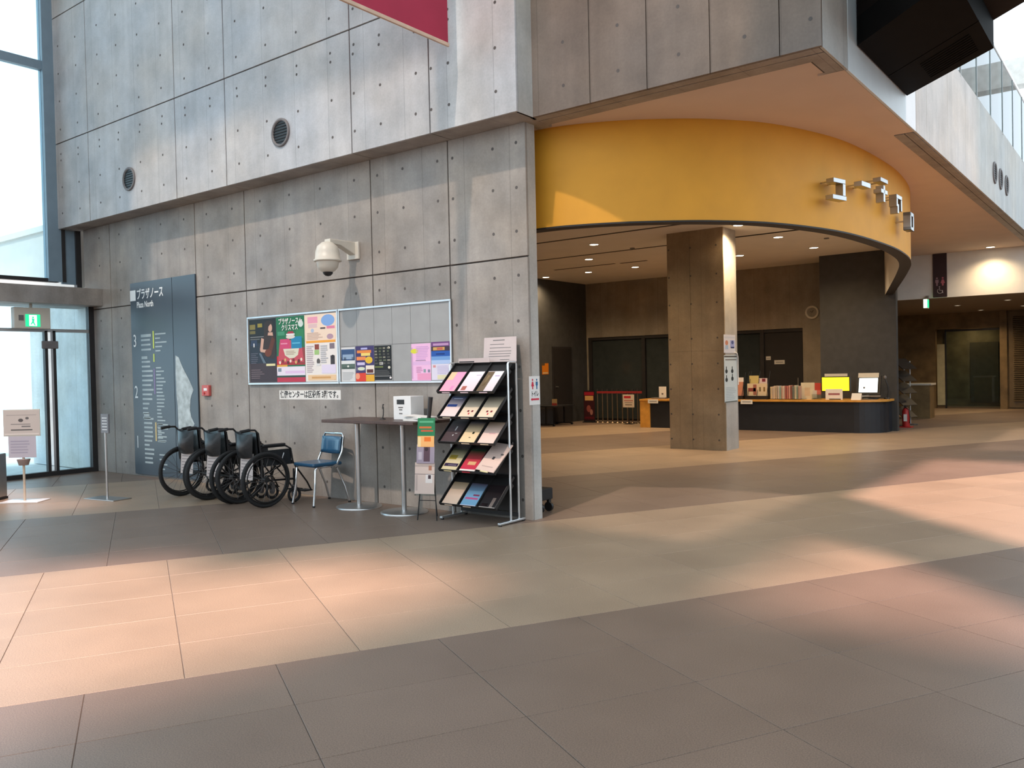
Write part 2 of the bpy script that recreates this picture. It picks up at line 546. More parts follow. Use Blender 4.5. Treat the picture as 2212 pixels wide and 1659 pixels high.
# ---- lower main wall
b = MB(); b.bx(-13.98, -4.96, 6.705, 6.83, 0, 3.93)
wl = tag(b.build('wall_left', 'joint'), kind='structure')
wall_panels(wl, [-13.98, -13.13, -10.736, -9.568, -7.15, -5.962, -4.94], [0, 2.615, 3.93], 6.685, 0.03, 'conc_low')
b = MB(); b.bx(-4.962, -4.94, 6.717, 6.845, 0, 3.93); b.bx(-13.98, -4.965, 6.83, 6.845, 0, 3.93)
b.build('end_face', 'conc_side', wl)
zr = [0.19, 0.64, 1.09, 1.53, 1.98, 2.43, 2.87, 3.31, 3.74]
xr = [-13.46, -12.82, -12.2, -11.61, -11.0, -10.43, -9.83, -9.23, -8.63, -8.03, -7.43, -7.04, -6.63, -6.11, -5.89, -5.36, -5.06]
pts = [(x + random.uniform(-.01, .01), z + random.uniform(-.008, .008)) for x in xr for z in zr]
ties(wl, pts, lambda p: ((p[0], 6.685, p[1]), (0, 1, 0)))

# ---- upper main wall, jutting out over the lower one
b = MB(); b.bx(-14.15, -4.81, 6.38, 6.9, 3.945, 9.0)
wu = tag(b.build('wall_upper', 'joint'), kind='structure')
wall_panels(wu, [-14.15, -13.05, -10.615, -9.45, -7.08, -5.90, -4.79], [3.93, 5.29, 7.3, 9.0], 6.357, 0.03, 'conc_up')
b = MB()
for x0, x1 in zip([-14.15, -13.05, -10.615, -9.45, -7.08, -5.90], [-13.05, -10.615, -9.45, -7.08, -5.90, -4.79]):
    b.bx(x0 + .006, x1 - .006, 6.39, 6.70, 3.93, 3.95)
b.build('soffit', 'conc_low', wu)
b = MB(); b.bx(-4.815, -4.79, 6.39, 6.66, 3.93, 9.0)
b.build('end_face', 'conc_side', wu)
xr = [-13.95, -13.37, -12.7, -12.13, -11.53, -10.94, -10.36, -9.77, -9.18, -8.59, -8.0, -7.4, -7.02, -6.61, -6.09, -5.87, -5.63, -5.03]
zr = [4.165, 4.58, 5.01, 5.11, 5.5, 5.95, 6.39, 6.83]
pts = [(x + random.uniform(-.01, .01), z) for x in xr for z in zr]
ties(wu, pts, lambda p: ((p[0], 6.357, p[1]), (0, 1, 0)))

# ---- beam over the reception opening (continues the upper wall)
b = MB(); b.bx(-4.83, -2.08, 6.645, 6.93, 3.945, 5.45); b.bx(-5.2, -4.83, 6.9, 6.94, 3.935, 5.45)
wb = tag(b.build('trim_1', 'joint'), kind='structure')
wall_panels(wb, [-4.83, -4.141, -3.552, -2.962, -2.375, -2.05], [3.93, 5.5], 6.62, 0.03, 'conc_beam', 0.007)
b = MB(); b.bx(-4.83, -2.08, 6.655, 6.76, 3.93, 3.95); b.bx(-5.0, -4.834, 6.70, 7.0, 3.93, 3.95); b.bx(-4.83, -2.22, 6.772, 6.93, 3.93, 3.95)
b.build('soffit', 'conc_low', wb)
ties(wb, [(x, z) for x in (-4.43, -3.84, -3.245, -2.66, -2.13) for z in (4.155, 4.56, 4.97)], lambda p: ((p[0], 6.62, p[1]), (0, 1, 0)))

# ---- gallery edge running away on the right: concrete, white panel, concrete
b = MB(); b.bx(-2.25, -2.07, 6.9, 30, 3.95, 5.2)
wg = tag(b.build('trim_2', 'joint'), kind='structure')
for y0, y1, mt in ((6.66, 7.31, 'conc_side'), (7.325, 9.75, 'white_panel')):
    b = MB(); b.bx(-2.075, -2.05, y0, y1, 3.93, 5.5 if mt == 'conc_side' else 5.22); b.build('panel', mt, wg, 0.003)
ys = [9.76, 10.28, 11.45, 12.65, 13.85, 15.05, 16.25, 17.45, 18.65, 19.85, 21.1, 23.5, 26, 30]
for y0, y1 in zip(ys[:-1], ys[1:]):
    b = MB(); b.bx(-2.075, -2.05, y0 + .004, y1 - .004, 3.93, 5.22); b.build('panel', 'conc_side', wg, 0.003)
b = MB(); b.bx(-2.22, -2.078, 6.78, 7.30, 3.93, 3.95); b.bx(-2.16, -2.078, 9.76, 30, 3.925, 3.95); b.bx(-2.27, -2.17, 9.76, 30, 3.925, 3.95)
b.build('soffit', 'conc_low', wg)
b = MB(); b.bx(-2.30, -2.078, 7.31, 9.75, 3.932, 3.95); b.build('soffit_strip', 'ceil', wg)
for y in [9.9 + 1.22 * i for i in range(17)]:
    g = MB(); g.bx(-2.066, -2.054, y + .006, y + 1.21, 5.22, 6.38); g.build('glass_pane', 'teal_glass', wg)
    g = MB(); g.bx(-2.075, -2.045, y - .008, y + .008, 5.18, 6.40); g.build('post', 'grey_paint', wg)
g = MB(); g.tube([(-2.06, 9.85, 6.41), (-2.06, 30.7, 6.41)], 0.028); g.build('handrail', 'alu', wg)

# ---- gallery floor slab and its ceiling
b = MB()
b.bx(-14.1, -2.3, 6.93, 21.4, 3.95, 4.05)
b.bx(-2.3, -2.25, 6.93, 21.4, 3.95, 4.05)
ceil = tag(b.build('ceiling', 'ceil'), kind='structure')
b = MB(); b.bx(-14.1, -2.1, 6.9, 30, 4.06, 4.4); tag(b.build('gallery_slab', 'conc_side', ceil))

# ---- yellow curved bulkhead
DR = [(-7.0, 7.0), (-6.0, 7.0), (-5.056, 7.061), (-4.657, 7.150), (-4.199, 7.367), (-3.726, 7.72), (-3.46, 8.0), (-3.178, 8.40),
      (-2.927, 9.029), (-2.76, 9.766), (-2.685, 10.837), (-2.70, 11.9), (-2.865, 13.2), (-3.30, 14.9), (-4.15, 17.9), (-4.55, 19.3)]


def catmull(P, k=6):
    out = []
    for i in range(len(P) - 1):
        p0 = Vector(P[max(i - 1, 0)]); p1 = Vector(P[i]); p2 = Vector(P[i + 1]); p3 = Vector(P[min(i + 2, len(P) - 1)])
        for j in range(k):
            t = j / k
            out.append(0.5 * ((2 * p1) + (p2 - p0) * t + (2 * p0 - 5 * p1 + 4 * p2 - p3) * t * t + (3 * p1 - p0 - 3 * p2 + p3) * t ** 3))
    out.append(Vector(P[-1]))
    return out


dc = catmull(DR)
ZD0, ZD1, DT = 2.93, 3.952, 0.16


def normals2(P):
    ns = []
    for i in range(len(P)):
        d = (P[min(i + 1, len(P) - 1)] - P[max(i - 1, 0)]).normalized()
        ns.append(Vector((d.y, -d.x)))
    return ns


dn = normals2(dc)


def band(P, z0, z1, flip=False, smooth=True):
    b = MB(); n = len(P)
    vs = [(p.x, p.y, z0) for p in P] + [(p.x, p.y, z1) for p in P]
    b.add(vs, [(i, i + 1, n + i + 1, n + i) if not flip else (i, n + i, n + i + 1, i + 1) for i in range(n - 1)], smooth=smooth)
    return b


drum = thing('curved_bulkhead', 'yellow curved bulkhead hanging from the ceiling over the reception', 'bulkhead', (-4, 10, ZD0))
OFF = Vector((4, -10)) 
pl = [p + OFF for p in dc]
H_ = ZD1 - ZD0
band(pl, 0, H_).build('yellow_face', 'yellow', drum)
inn = [p - n * DT for p, n in zip(pl, dn)]
band(inn, 0, H_, True).build('inner_face', 'cream', drum)
b = MB(); n = len(pl)
b.add([(p.x, p.y, -0.001) for p in pl] + [(p.x, p.y, -0.001) for p in inn], [(i, n + i, n + i + 1, i + 1) for i in range(n - 1)])
b.add([(p.x + q.x * .004, p.y + q.y * .004, -0.001) for p, q in zip(pl, dn)] + [(p.x + q.x * .004, p.y + q.y * .004, 0.016) for p, q in zip(pl, dn)],
      [(i, i + 1, n + i + 1, n + i) for i in range(n - 1)], smooth=True)
b.build('rim', 'rim', drum)

# ---- reception ceiling (inside the bulkhead) with slots
b = MB()
ip = [p - n_ * DT for p, n_ in zip(dc, dn)]
poly = [(p.x, p.y) for p in ip if p.x > -6.9 or p.y > 8] + [(-6.1, 19.3), (-6.1, 20.6), (-13.1, 20.6), (-13.1, 6.95), (-7, 6.95)]
b.prism(poly, 3.90, 3.945)
rc = tag(b.build('ceiling_reception', 'ceil_in'), kind='structure')
for (x0, x1, y) in ((-13.0, -3.4, 13.1), (-13.0, -3.9, 15.18), (-11.7, -10.0, 16.93), (-6.6, -4.4, 15.2), (-9.9, -9.2, 17.0)):
    b = MB(); b.bx(x0, x1, y - .045, y + .045, 3.897, 3.903); b.build('slot', 'slot', rc)
for x, y in ((-8.9, 12.0), (-8.45, 15.0), (-5.1, 16.6)):
    b = MB(); b.cyl((x, y, 3.9), (x, y, 3.885), 0.05, n=12); b.build('sensor', 'ink_grey', rc)

# ---- column
b = MB(); b.bx(-7.095, -6.05, 13.905, 14.42, 0, 3.92)
colm = tag(b.build('concrete_column', 'joint'), 'square board-marked concrete column standing before the reception counter', 'column')
zs = [0, 0.9, 1.8, 2.7, 3.92]
for x0, x1 in ((-7.11, -6.665), (-6.661, -6.03)):
    for z0, z1 in ((0, 1.755), (1.757, 3.92)):
        b = MB(); b.bx(x0, x1, 13.88, 13.91, z0, z1); b.build('panel', 'conc_col', colm, 0.002)
b = MB(); b.bx(-6.055, -6.03, 13.91, 14.43, 0, 3.92); b.bx(-7.11, -7.09, 13.91, 14.43, 0, 3.92)
b.bx(-7.09, -6.055, 14.41, 14.43, 0, 3.92); b.build('side_face', 'conc_side', colm)
ties(colm, [(x, z) for x in (-7.075, -6.65, -6.16) for z in (0.18, 0.63, 1.08, 1.53, 1.98, 2.6, 3.1, 3.6)], lambda p: ((p[0], 13.88, p[1]), (0, 1, 0)))

# ---- reception rear walls
b = MB(); b.bx(-13.3, -6.0, 20.5, 20.7, 2.36, 3.95); b.bx(-6.9, -6.0, 20.5, 20.7, 0, 2.36); b.bx(-13.3, -13.05, 20.5, 20.7, 0, 2.36)
wbk = tag(b.build('wall_back', 'conc_dark'), kind='structure')
b = MB(); b.bx(-13.05, -6.9, 20.62, 20.7, 0, 2.36); wn = tag(b.build('window_1', 'frame_dark'), kind='structure')
for x0, x1 in ((-12.98, -11.34), (-11.22, -9.7), (-9.6, -7.98)):
    b = MB(); b.bx(x0, x1, 20.58, 20.60, 0.05, 2.27); b.build('pane', 'dark_glass', wn)
for x in (-13.0, -11.28, -9.65, -7.93):
    b = MB(); b.bx(x - .05, x + .05, 20.52, 20.64, 0, 2.36); b.build('mullion', 'frame_dark', wn)
b = MB(); b.bx(-13.05, -6.9, 20.53, 20.64, 2.28, 2.36); b.build('head', 'frame_dark', wn)
b = MB(); b.bx(-7.88, -6.93, 20.56, 20.62, 0, 2.3); d2 = tag(b.build('door_2', 'rim'), kind='structure')
b = MB(); b.bx(-7.05, -7.02, 20.52, 20.56, 0.9, 1.15); b.build('door_handle', 'steel', d2)
b = MB(); b.bx(-13.3, -13.1, 6.9, 20.6, 0, 3.95)
wdk = tag(b.build('wall_reception_left', 'dark_wall'), kind='structure')
b = MB(); b.bx(-13.1, -13.085, 18.74, 19.70, 0, 2.1); d3 = tag(b.build('door_3', 'frame_dark'), kind='structure')
b = MB(); b.bx(-13.085, -13.07, 18.80, 19.64, 0, 2.05); b.build('leaf', 'rim', d3)
b = MB(); b.cyl((-13.07, 18.88, 1.0), (-13.0, 18.88, 1.0), 0.018, n=8); b.build('door_handle', 'steel', d3)
# charcoal block beside the corridor
b = MB(); b.bx(-6.1, -4.5, 19.3, 19.45, 0, 3.95); b.bx(-6.1, -5.95, 19.45, 21.6, 0, 3.95)
b.bx(-14, -6.1, 20.7, 21.6, 0, 3.95)
wch = tag(b.build('wall_block', 'dark_wall'), kind='structure')

# ---- corridor: white lintel band, low ceiling, far wall
b = MB(); b.bx(-5.95, 9, 21.4, 21.55, 2.94, 3.96)
wbd = tag(b.build('wall_lintel', 'white_wall'), kind='structure')
b = MB(); b.bx(-7.6, 9, 21.42, 30.9, 2.95, 3.1)
tag(b.build('ceiling_corridor', 'ceil_low'), kind='structure')
b = MB(); b.bx(-2.25, 9, 6.95 + 14.45, 21.42, 3.95, 4.05); b.build('ceiling_edge', 'ceil', ceil)
b = MB(); b.bx(-7.2, -5.62, 29, 29.2, 0, 2.95); b.bx(-5.62, -3.85, 29, 29.2, 2.46, 2.95); b.bx(-3.85, -3.66, 28.9, 29.2, 0, 2.95); b.bx(-3.66, 4, 29, 29.2, 0, 2.95)
wfr = tag(b.build('wall_corridor', 'wood_lobby'), kind='structure')
b = MB(); b.bx(-7.4, -7.2, 21.6, 30.9, 0, 2.95); b.bx(-7.2, 9, 30.7, 30.9, 0, 2.95); b.build('side_wall', 'wood_lobby', wfr)
# lift lobby opening
b = MB(); b.bx(-5.62, -3.85, 30.6, 30.7, 0, 2.46); tag(b.build('door_4', 'wood_lobby'), kind='structure')
dl = bpy.data.objects['door_4']
b = MB(); b.bx(-5.58, -5.36, 29.0, 29.05, 0.1, 2.0); b.build('lit_side_panel', mat('lift_lit_panel', (0.55, 0.50, 0.30), 0.5), dl)
b = MB(); b.bx(-5.34, -3.86, 29.02, 29.04, 0.05, 2.4); b.build('glass_leaf', 'clear', dl)
b = MB(); b.bx(-4.9, -4.1, 30.5, 30.58, 0.1, 2.05); b.build('lift_door', mat('lift_door', (0.10, 0.07, 0.035), 0.4), dl)
b = MB(); b.bx(-5.36, -3.86, 29.0, 29.06, 2.38, 2.44); b.bx(-5.36, -5.32, 29, 29.06, 0, 2.4); b.build('frame', 'frame_dark', dl)
# louvred panel on the right
lv = tag(MB().bx(-3.62, -2.4, 28.95, 29.0, 0.05, 2.9).build('louver_panel', 'louver'), 'brown louvred panel beside the lift lobby at the corridor end', 'louver')
for i in range(46):
    z = 0.25 + i * 0.055
    b = MB(); b.add([(-3.5, 28.90, z), (-2.4, 28.90, z), (-2.4, 28.95, z + .035), (-3.5, 28.95, z + .035), (-3.5, 28.90, z - .008), (-2.4, 28.90, z - .008)],
                    [(0, 1, 2, 3), (4, 5, 1, 0)])
    b.build('slat', 'louver', lv)

# ---- glazed entrance side on the left
b = MB()
b.bx(-14.28, -14.12, 6.19, 6.40, 3.08, 9.0)
wnd = tag(b.build('window_2', 'frame_blue'), kind='structure')
b = MB(); b.bx(-14.25, -14.15, -8, 6.2, 6.46, 6.60); b.build('transom', 'frame_blue', wnd)
b = MB(); b.bx(-14.25, -14.15, -8, 6.35, 3.07, 3.13); b.build('sill', 'frame_dark', wnd)
for y in (-6.5, -3.8, -1.1, 1.6, 4.0):
    b = MB(); b.bx(-14.27, -14.13, y - .05, y + .05, 3.1, 9.0); b.build('mullion', 'frame_blue', wnd)
for (y0, y1) in ((-6.45, -3.85), (-3.75, -1.15), (-1.05, 1.55), (1.65, 3.95), (4.05, 6.19)):
    for z0, z1 in ((3.13, 6.46), (6.6, 9.0)):
        b = MB(); b.bx(-14.206, -14.194, y0, y1, z0, z1); b.build('pane', 'clear', wnd)
b = MB(); b.bx(-14.16, -14.12, 6.40, 6.46, 3.08, 3.93); b.bx(-14.2, -14.1, 6.62, 6.70, 3.0, 3.93); b.build('corner_post', 'frame_dark', wnd)
b = MB(); b.bx(-14.18, -14.14, 6.4, 6.7, 3.05, 3.93); b.build('side_panel', 'frame_blue', wnd)
# entrance canopy beam
b = MB(); b.bx(-14.3, -13.4, -8, 6.684, 2.66, 2.93)
tag(b.build('trim_3', 'conc_low', None, 0.004), kind='structure')
# entrance door glazing
b = MB(); b.bx(-13.80, -13.70, 6.60, 6.684, 0, 2.66)
dr = tag(b.build('door_1', 'frame_dark'), kind='structure')
b = MB(); b.bx(-13.81, -13.69, 2.0, 6.62, 0, 0.07); b.build('bottom_rail', 'frame_dark', dr)
b = MB(); b.bx(-13.79, -13.71, 2.0, 6.62, 2.24, 2.29); b.build('head_rail', 'steel', dr)
for y in (6.06, 5.94, 4.3, 2.4):
    b = MB(); b.bx(-13.79, -13.71, y - .022, y + .022, 0.05, 2.26); b.build('stile', 'frame_dark', dr)
for y0, y1 in ((6.08, 6.60), (4.33, 5.92), (2.42, 4.28)):
    b = MB(); b.bx(-13.756, -13.744, y0, y1, 0.07, 2.24); b.build('pane', 'clear', dr)
b = MB(); b.bx(-13.756, -13.744, 2.0, 6.6, 2.29, 2.66); b.build('over_pane', 'clear', dr)
b = MB(); b.bx(-13.70, -13.66, 5.86, 6.10, 1.98, 2.10); b.build('door_closer', 'ink_grey', dr, 0.01)
# outdoors beyond the glass
b = MB(); b.bx(-40, -14.1, -25, 25, -0.25, -0.01); tag(b.build('ground', 'pave'), kind='structure')
b = MB(); b.bx(-16.1, -13.99, 6.7, 6.9, 0, 3.0); tag(b.build('wall_outside', 'conc_out_lit'), kind='structure')
b = MB(); b.bx(-20, -14.3, 6.75, 6.95, 3.0, 4.1); b.bx(-20, -14.3, 6.7, 7.0, 4.1, 4.2); tag(b.build('wall_outside_upper', 'white_wall'), kind='structure')

# ---- shell outside the frame: unseen roof with openings shaped for the sun patches, walls behind the camera
ZR = 11.0
b = MB()
# openings given by the floor areas they let the sun reach
LIT = ((-13.0, -9.9, 4.25, 4.75), (-13.0, -7.0, -0.6, 2.9), (-7.0, -5.5, -0.6, 3.7), (-5.5, -3.8, -0.6, 4.6), (-3.2, 4.0, 8.6, 14.0), (-2.1, 2.5, 5.0, 8.6))
HOLES = [(a - SUN_DIR.x * ZR, c - SUN_DIR.x * ZR, d - SUN_DIR.y * ZR, e - SUN_DIR.y * ZR) for a, c, d, e in LIT]
gx = sorted(set([-14.6, 9.5] + [h[k] for h in HOLES for k in (0, 1)]))
gy = sorted(set([-8.5, 21.6] + [h[k] for h in HOLES for k in (2, 3)]))
for i in range(len(gx) - 1):
    for j in range(len(gy) - 1):
        cx, cy = (gx[i] + gx[i + 1]) / 2, (gy[j] + gy[j + 1]) / 2
        if any(h[0] < cx < h[1] and h[2] < cy < h[3] for h in HOLES):
            continue
        b.bx(gx[i], gx[i + 1], gy[j], gy[j + 1], ZR, ZR + .3)
roof = tag(b.build('roof', 'white_wall'), kind='structure')
b = MB(); b.bx(-14.6, 9.2, -8.3, -8.0, 0, 3.4); tag(b.build('wall_rear', 'conc_side'), kind='structure')
b = MB(); b.bx(9.0, 9.3, -8.3, 30.8, 0, 3.2); tag(b.build('wall_right', 'conc_side'), kind='structure')

# ---- dark footbridge leaving the gallery diagonally
fb = thing('footbridge', 'black-clad footbridge leaving the upper gallery diagonally overhead', 'bridge', (-2.04, 8.44, 4.2))
fbo = (2.04, -8.44, -4.2)


def fpoly(pts):
    return [(x + fbo[0], y + fbo[1]) for x, y in pts]


b = MB(); b.prism(fpoly([(-2.04, 7.56), (-2.04, 9.32), (3.5, 3.78), (3.5, 2.02)]), 0.24, 0.95); b.build('deck', 'brown_dark', fb)
b = MB(); b.prism(fpoly([(-2.04, 7.56), (-2.04, 9.32), (-1.14, 8.42), (-1.14, 6.66)]), 0.012, 1.15); b.build('housing', 'black_panel', fb)
b = MB(); b.prism(fpoly([(-2.04, 7.56), (-2.04, 8.56), (-1.14, 7.66), (-1.14, 6.66)]), 0.0, 0.012); b.build('underside_panel', 'black_panel', fb)
b = MB(); b.prism(fpoly([(-2.04, 8.575), (-2.04, 9.32), (-1.14, 8.42), (-1.14, 7.675)]), 0.0, 0.012); b.build('underside_panel', 'black_panel', fb)
for i in range(9):
    s0 = 0.10 + i * 0.055
    b = MB(); b.prism(fpoly([(-1.75 + .02, 8.32 + s0), (-1.75 + .02, 8.32 + s0 + .02), (-1.25, 7.82 + s0 + .02), (-1.25, 7.82 + s0)]), -0.006, 0.0)
    b.build('grille_bar', 'black_panel', fb)
g = MB(); g.tube([(-2.02 + fbo[0], 9.30 + fbo[1], 1.9), (-1.14 + fbo[0], 8.42 + fbo[1], 1.9), (3.4 + fbo[0], 3.88 + fbo[1], 1.9)], 0.025); g.build('handrail', 'alu', fb)

# pale roof steel seen through the gallery glass
b = MB(); b.bx(-9, 3, 26.0, 26.5, 8.75, 9.45)
tag(b.build('roof_beam', 'pale_steel'), 'pale grey roof beam beyond the gallery balustrade', 'beam')

# ================================================================== LAMPS
LAMPS = [(-7.408, 12.109), (-8.727, 13.993), (-9.994, 15.801), (-11.351, 17.913), (-10.0, 17.874), (-12.748, 18.039), (-5.746, 13.89),
         (-7.331, 17.768), (-5.734, 15.753), (-5.715, 17.753)]
LL = ['downlight nearest the left end of the yellow bulkhead rim', 'downlight left of the concrete column, second row back', 'downlight left of the column, third row back',
      'downlight in the back row left of the column', 'downlight in the back row just left of the column', 'downlight in the far left ceiling corner of the reception',
      'downlight right beside the concrete column top', 'downlight in the back row just right of the column', 'downlight right of the column, third row back', 'downlight in the back row above the counter']


def downlight(x, y, z, label, energy, group, r=0.085, spot=True, lens='lamp', sz=150):
    t = thing('downlight', label, 'ceiling light', (x, y, z), 0, group)
    b = MB(); b.lathe([(r * 1.28, 0.0), (r * 1.28, -0.006), (r, -0.008), (r, 0.0)], 20); b.build('trim_ring', 'white', t)
    b = MB(); b.lathe([(r, -0.004), (r * .5, -0.007), (0.001, -0.008)], 20); b.build('lens', lens, t)
    if energy:
        ld = bpy.data.lights.new('downlight_lamp', 'SPOT')
        ld.energy = energy; ld.color = (1.0, 0.72, 0.42); ld.spot_size = R_(sz); ld.spot_blend = 0.9; ld.shadow_soft_size = 0.06
        lo = bpy.data.objects.new('downlight_lamp', ld); COL.objects.link(lo); lo.parent = t; lo.location = (0, 0, -0.03)
    return t


for (x, y), l in zip(LAMPS, LL):
    downlight(x, y, 3.897, l, 300 if 'beside' in l else 150, 'reception downlights')
downlight(-2.95, 21.0, 3.947, 'lit downlight washing the white lintel beside the restroom sign', 110, 'corridor downlights', sz=140)
for x, y, l in ((-4.3, 25.0, 'downlight in the corridor ceiling behind the restroom sign'), (-4.2, 28.0, 'small downlight deepest in the corridor ceiling'),
                (-3.0, 23.9, 'downlight in the corridor ceiling at the right edge'), (-3.0, 26.9, 'second downlight along the right edge of the corridor ceiling')):
    downlight(x, y, 2.948, l, 90, 'corridor downlights', lens='lamp_dim', r=0.07, sz=140)

downlight(-4.75, 29.9, 2.948, 'unseen downlight added to light the lift lobby behind the glass leaf', 40, 'corridor downlights', lens='lamp_dim', r=0.07, sz=150)  # hidden lamp, added because the lobby was dark without it

# ================================================================== WALL FITTINGS
def vent(x, y, z, label, group, r=0.17, ax='y'):
    t = thing('wall_vent', label, 'vent', (x, y, z), 0 if ax == 'y' else PI / 2, group)
    b = MB()
    prof = [(r, 0.0), (r, -0.018), (r * .86, -0.024), (r * .80, -0.006)]
    vs = []
    n = 28
    for rr, d in prof:
        for i in range(n):
            a = 2 * PI * i / n
            vs.append((rr * math.cos(a), d, rr * math.sin(a)))
    b.add(vs, [(k * n + i, k * n + (i + 1) % n, (k + 1) * n + (i + 1) % n, (k + 1) * n + i) for k in range(3) for i in range(n)], smooth=True)
    b.build('ring', 'ink_grey', t)
    b = MB(); b.cyl((0, -0.004, 0), (0, 0.0, 0), r * .82, n=28); b.build('backing', 'black', t)
    for i in range(7):
        zz = -r * .62 + i * r * .205
        w_ = math.sqrt(max(0, (r * .8) ** 2 - zz * zz))
        b = MB(); b.bx(-w_, w_, -0.012, -0.006, zz - .004, zz + .004); b.build('louver_blade', 'rubber', t)
    return t


vent(-11.853, 6.357, 4.386, 'round black air vent on the upper wall nearest the glass entrance', 'round wall vents', 0.17)
vent(-8.321, 6.357, 4.392, 'round black air vent on the upper wall above the camera', 'round wall vents', 0.17)
for i, (y, l) in enumerate(((15.05, 'leftmost of three round vents in the gallery edge'), (15.65, 'middle one of three round vents in the gallery edge'), (16.3, 'rightmost of three round vents in the gallery edge'))):
    vent(-2.05, y, 4.40, l, 'gallery edge vents', 0.17, 'x')

# directory sign
ds = thing('directory_sign', 'tall blue-grey floor directory sign with white lettering and map', 'sign', (-11.62, 6.685, 0.03))
for x0, x1 in ((-12.5, -11.335), (-11.325, -10.735)):
    b = MB(); b.bx(x0 + 11.62, x1 + 11.62, -0.022, -0.002, 0.0, 2.91); b.build('panel', 'sign_panel', ds, 0.002)
yy = -0.0232
b = MB(); b.bx(-0.88, -0.72, yy - .001, yy, 2.64, 2.80); b.build('white_mark', 'sign_white', ds)
text('title_japanese', 'プラザノース', 0.175, (-0.695, yy, 2.665), 'sign_white', ds, sx=0.72, bold=0.003)
text('title_english', 'Plaza North', 0.125, (-0.695, yy, 2.53), 'sign_white', ds, sx=0.78, bold=0.002)
for ch, z in (('3', 1.94), ('2', 1.16), ('1', 0.40)):
    text('floor_number', ch, 0.27, (-0.83, yy, z), 'sign_white', ds, sx=0.75)
b = MB()
for (x0, zt, k, dz, wmin, wmax, bold) in ((-0.60, 2.12, 4, .072, .18, .30, 1), (-0.60, 1.79, 14, .070, .14, .34, 1), (-0.58, 0.93, 12, .066, .14, .30, 1)):
    for i in range(k):
        ww = random.uniform(wmin, wmax); hh = 0.042 if i == 0 else 0.028
        b.bx(x0, x0 + ww, yy - .0006, yy, zt - i * dz - hh, zt - i * dz)
for (x0, zt, k, dz, wmin, wmax, _) in ((-0.20, 2.12, 5, .062, .12, .38, 0), (-0.2, 1.62, 22, .052, .10, .26, 0), (-0.19, 0.78, 5, .06, .1, .36, 0), (-0.17, 0.33, 4, .07, .12, .22, 0)):
    for i in range(k):
        ww = random.uniform(wmin, wmax)
        b.bx(x0, x0 + ww, yy - .0006, yy, zt - i * dz - .02, zt - i * dz)
tag(b.build('text_lines', mat('sign_pale_print', (0.34, 0.42, 0.45), 0.5), ds), kind='stuff')
for z0, z1, c in ((1.9, 2.16, hx('b4c85a')), (1.70, 1.82, hx('b4c85a')), (1.22, 1.60, hx('7c6f9a')), (0.52, 0.80, hx('c4b27c'))):
    b = MB(); b.bx(-0.265, -0.23, yy - .0008, yy, z0, z1, c); b.build('colour_bar', 'print', ds)
mp = [(0.34, 1.78), (0.42, 1.75), (0.52, 1.60), (0.68, 1.42), (0.78, 1.28), (0.72, 1.20), (0.66, 1.05), (0.70, 0.90), (0.78, 0.80), (0.72, 0.72), (0.66, 0.58), (0.60, 0.42),
      (0.52, 0.46), (0.48, 0.62), (0.42, 0.50), (0.37, 0.66), (0.36, 1.05), (0.34, 1.2), (0.33, 1.5)]
b = MB(); b.prism(mp, 0, 0.0008, mtx=Matrix.Translation((0, yy, 0)) @ Matrix.Rotation(PI / 2, 4, 'X')); b.build('site_map', 'sign_map', ds)
mp2 = [(0.36, 1.10), (0.60, 1.10), (0.70, 1.16), (0.68, 1.0), (0.60, 0.95), (0.58, 0.72), (0.37, 0.72)]
b = MB(); b.prism(mp2, 0.0008, 0.0014, mtx=Matrix.Translation((0, yy, 0)) @ Matrix.Rotation(PI / 2, 4, 'X')); b.build('site_map_block', 'sign_map', ds)

# fire alarm button
t = thing('alarm_button', 'small red emergency call box on the wall beside the directory sign', 'alarm', (-10.52, 6.685, 1.30))
b = MB(); b.bx(-.085, .085, -.045, 0, -.075, .075); b.build('box', 'red_soft', t, 0.008)
b = MB(); b.bx(-.03, .05, -.048, -.045, .0, .035); b.build('white_label', 'white', t)
b = MB(); b.cyl((-.02, -.045, -.035), (-.02, -.056, -.035), 0.018, n=14); b.build('button', 'red', t)

# dome camera
t = thing('security_camera', 'ivory dome security camera on a wall bracket above the notice board', 'camera', (-7.45, 6.685, 2.85))
b = MB(); b.bx(-.10, .10, -.03, 0, -.03, .17); b.build('wall_plate', 'ivory', t, 0.006)
b = MB(); b.add([(-.05, -.03, .17), (.05, -.03, .17), (.05, -.03, .02), (-.05, -.03, .02), (-.05, -.40, .17), (.05, -.40, .17), (.05, -.40, .12), (-.05, -.40, .12), (-.05, -.24, .11), (.05, -.24, .11)],
                [(0, 1, 5, 4), (4, 5, 6, 7), (7, 6, 9, 8), (8, 9, 2, 3), (0, 4, 7, 8, 3), (1, 2, 9, 6, 5)])
b.build('bracket_arm', 'ivory', t, 0.008)
b = MB(); b.lathe([(0.02, .14), (0.06, .13), (0.115, .085), (0.135, .02), (0.14, -.06), (0.155, -.065), (0.155, -.085), (0.13, -.09)], 24, o=(0, -.40, 0)); b.build('housing', 'ivory', t)
b = MB(); b.lathe([(0.13, -.09), (0.115, -.15), (0.08, -.19), (0.055, -.205)], 24, o=(0, -.40, 0)); b.build('lower_shell', 'ivory', t)
b = MB(); b.lathe([(0.058, -.20), (0.052, -.225), (0.03, -.245), (0.001, -.252)], 20, o=(0, -.40, 0)); b.build('lens_dome', 'black', t)

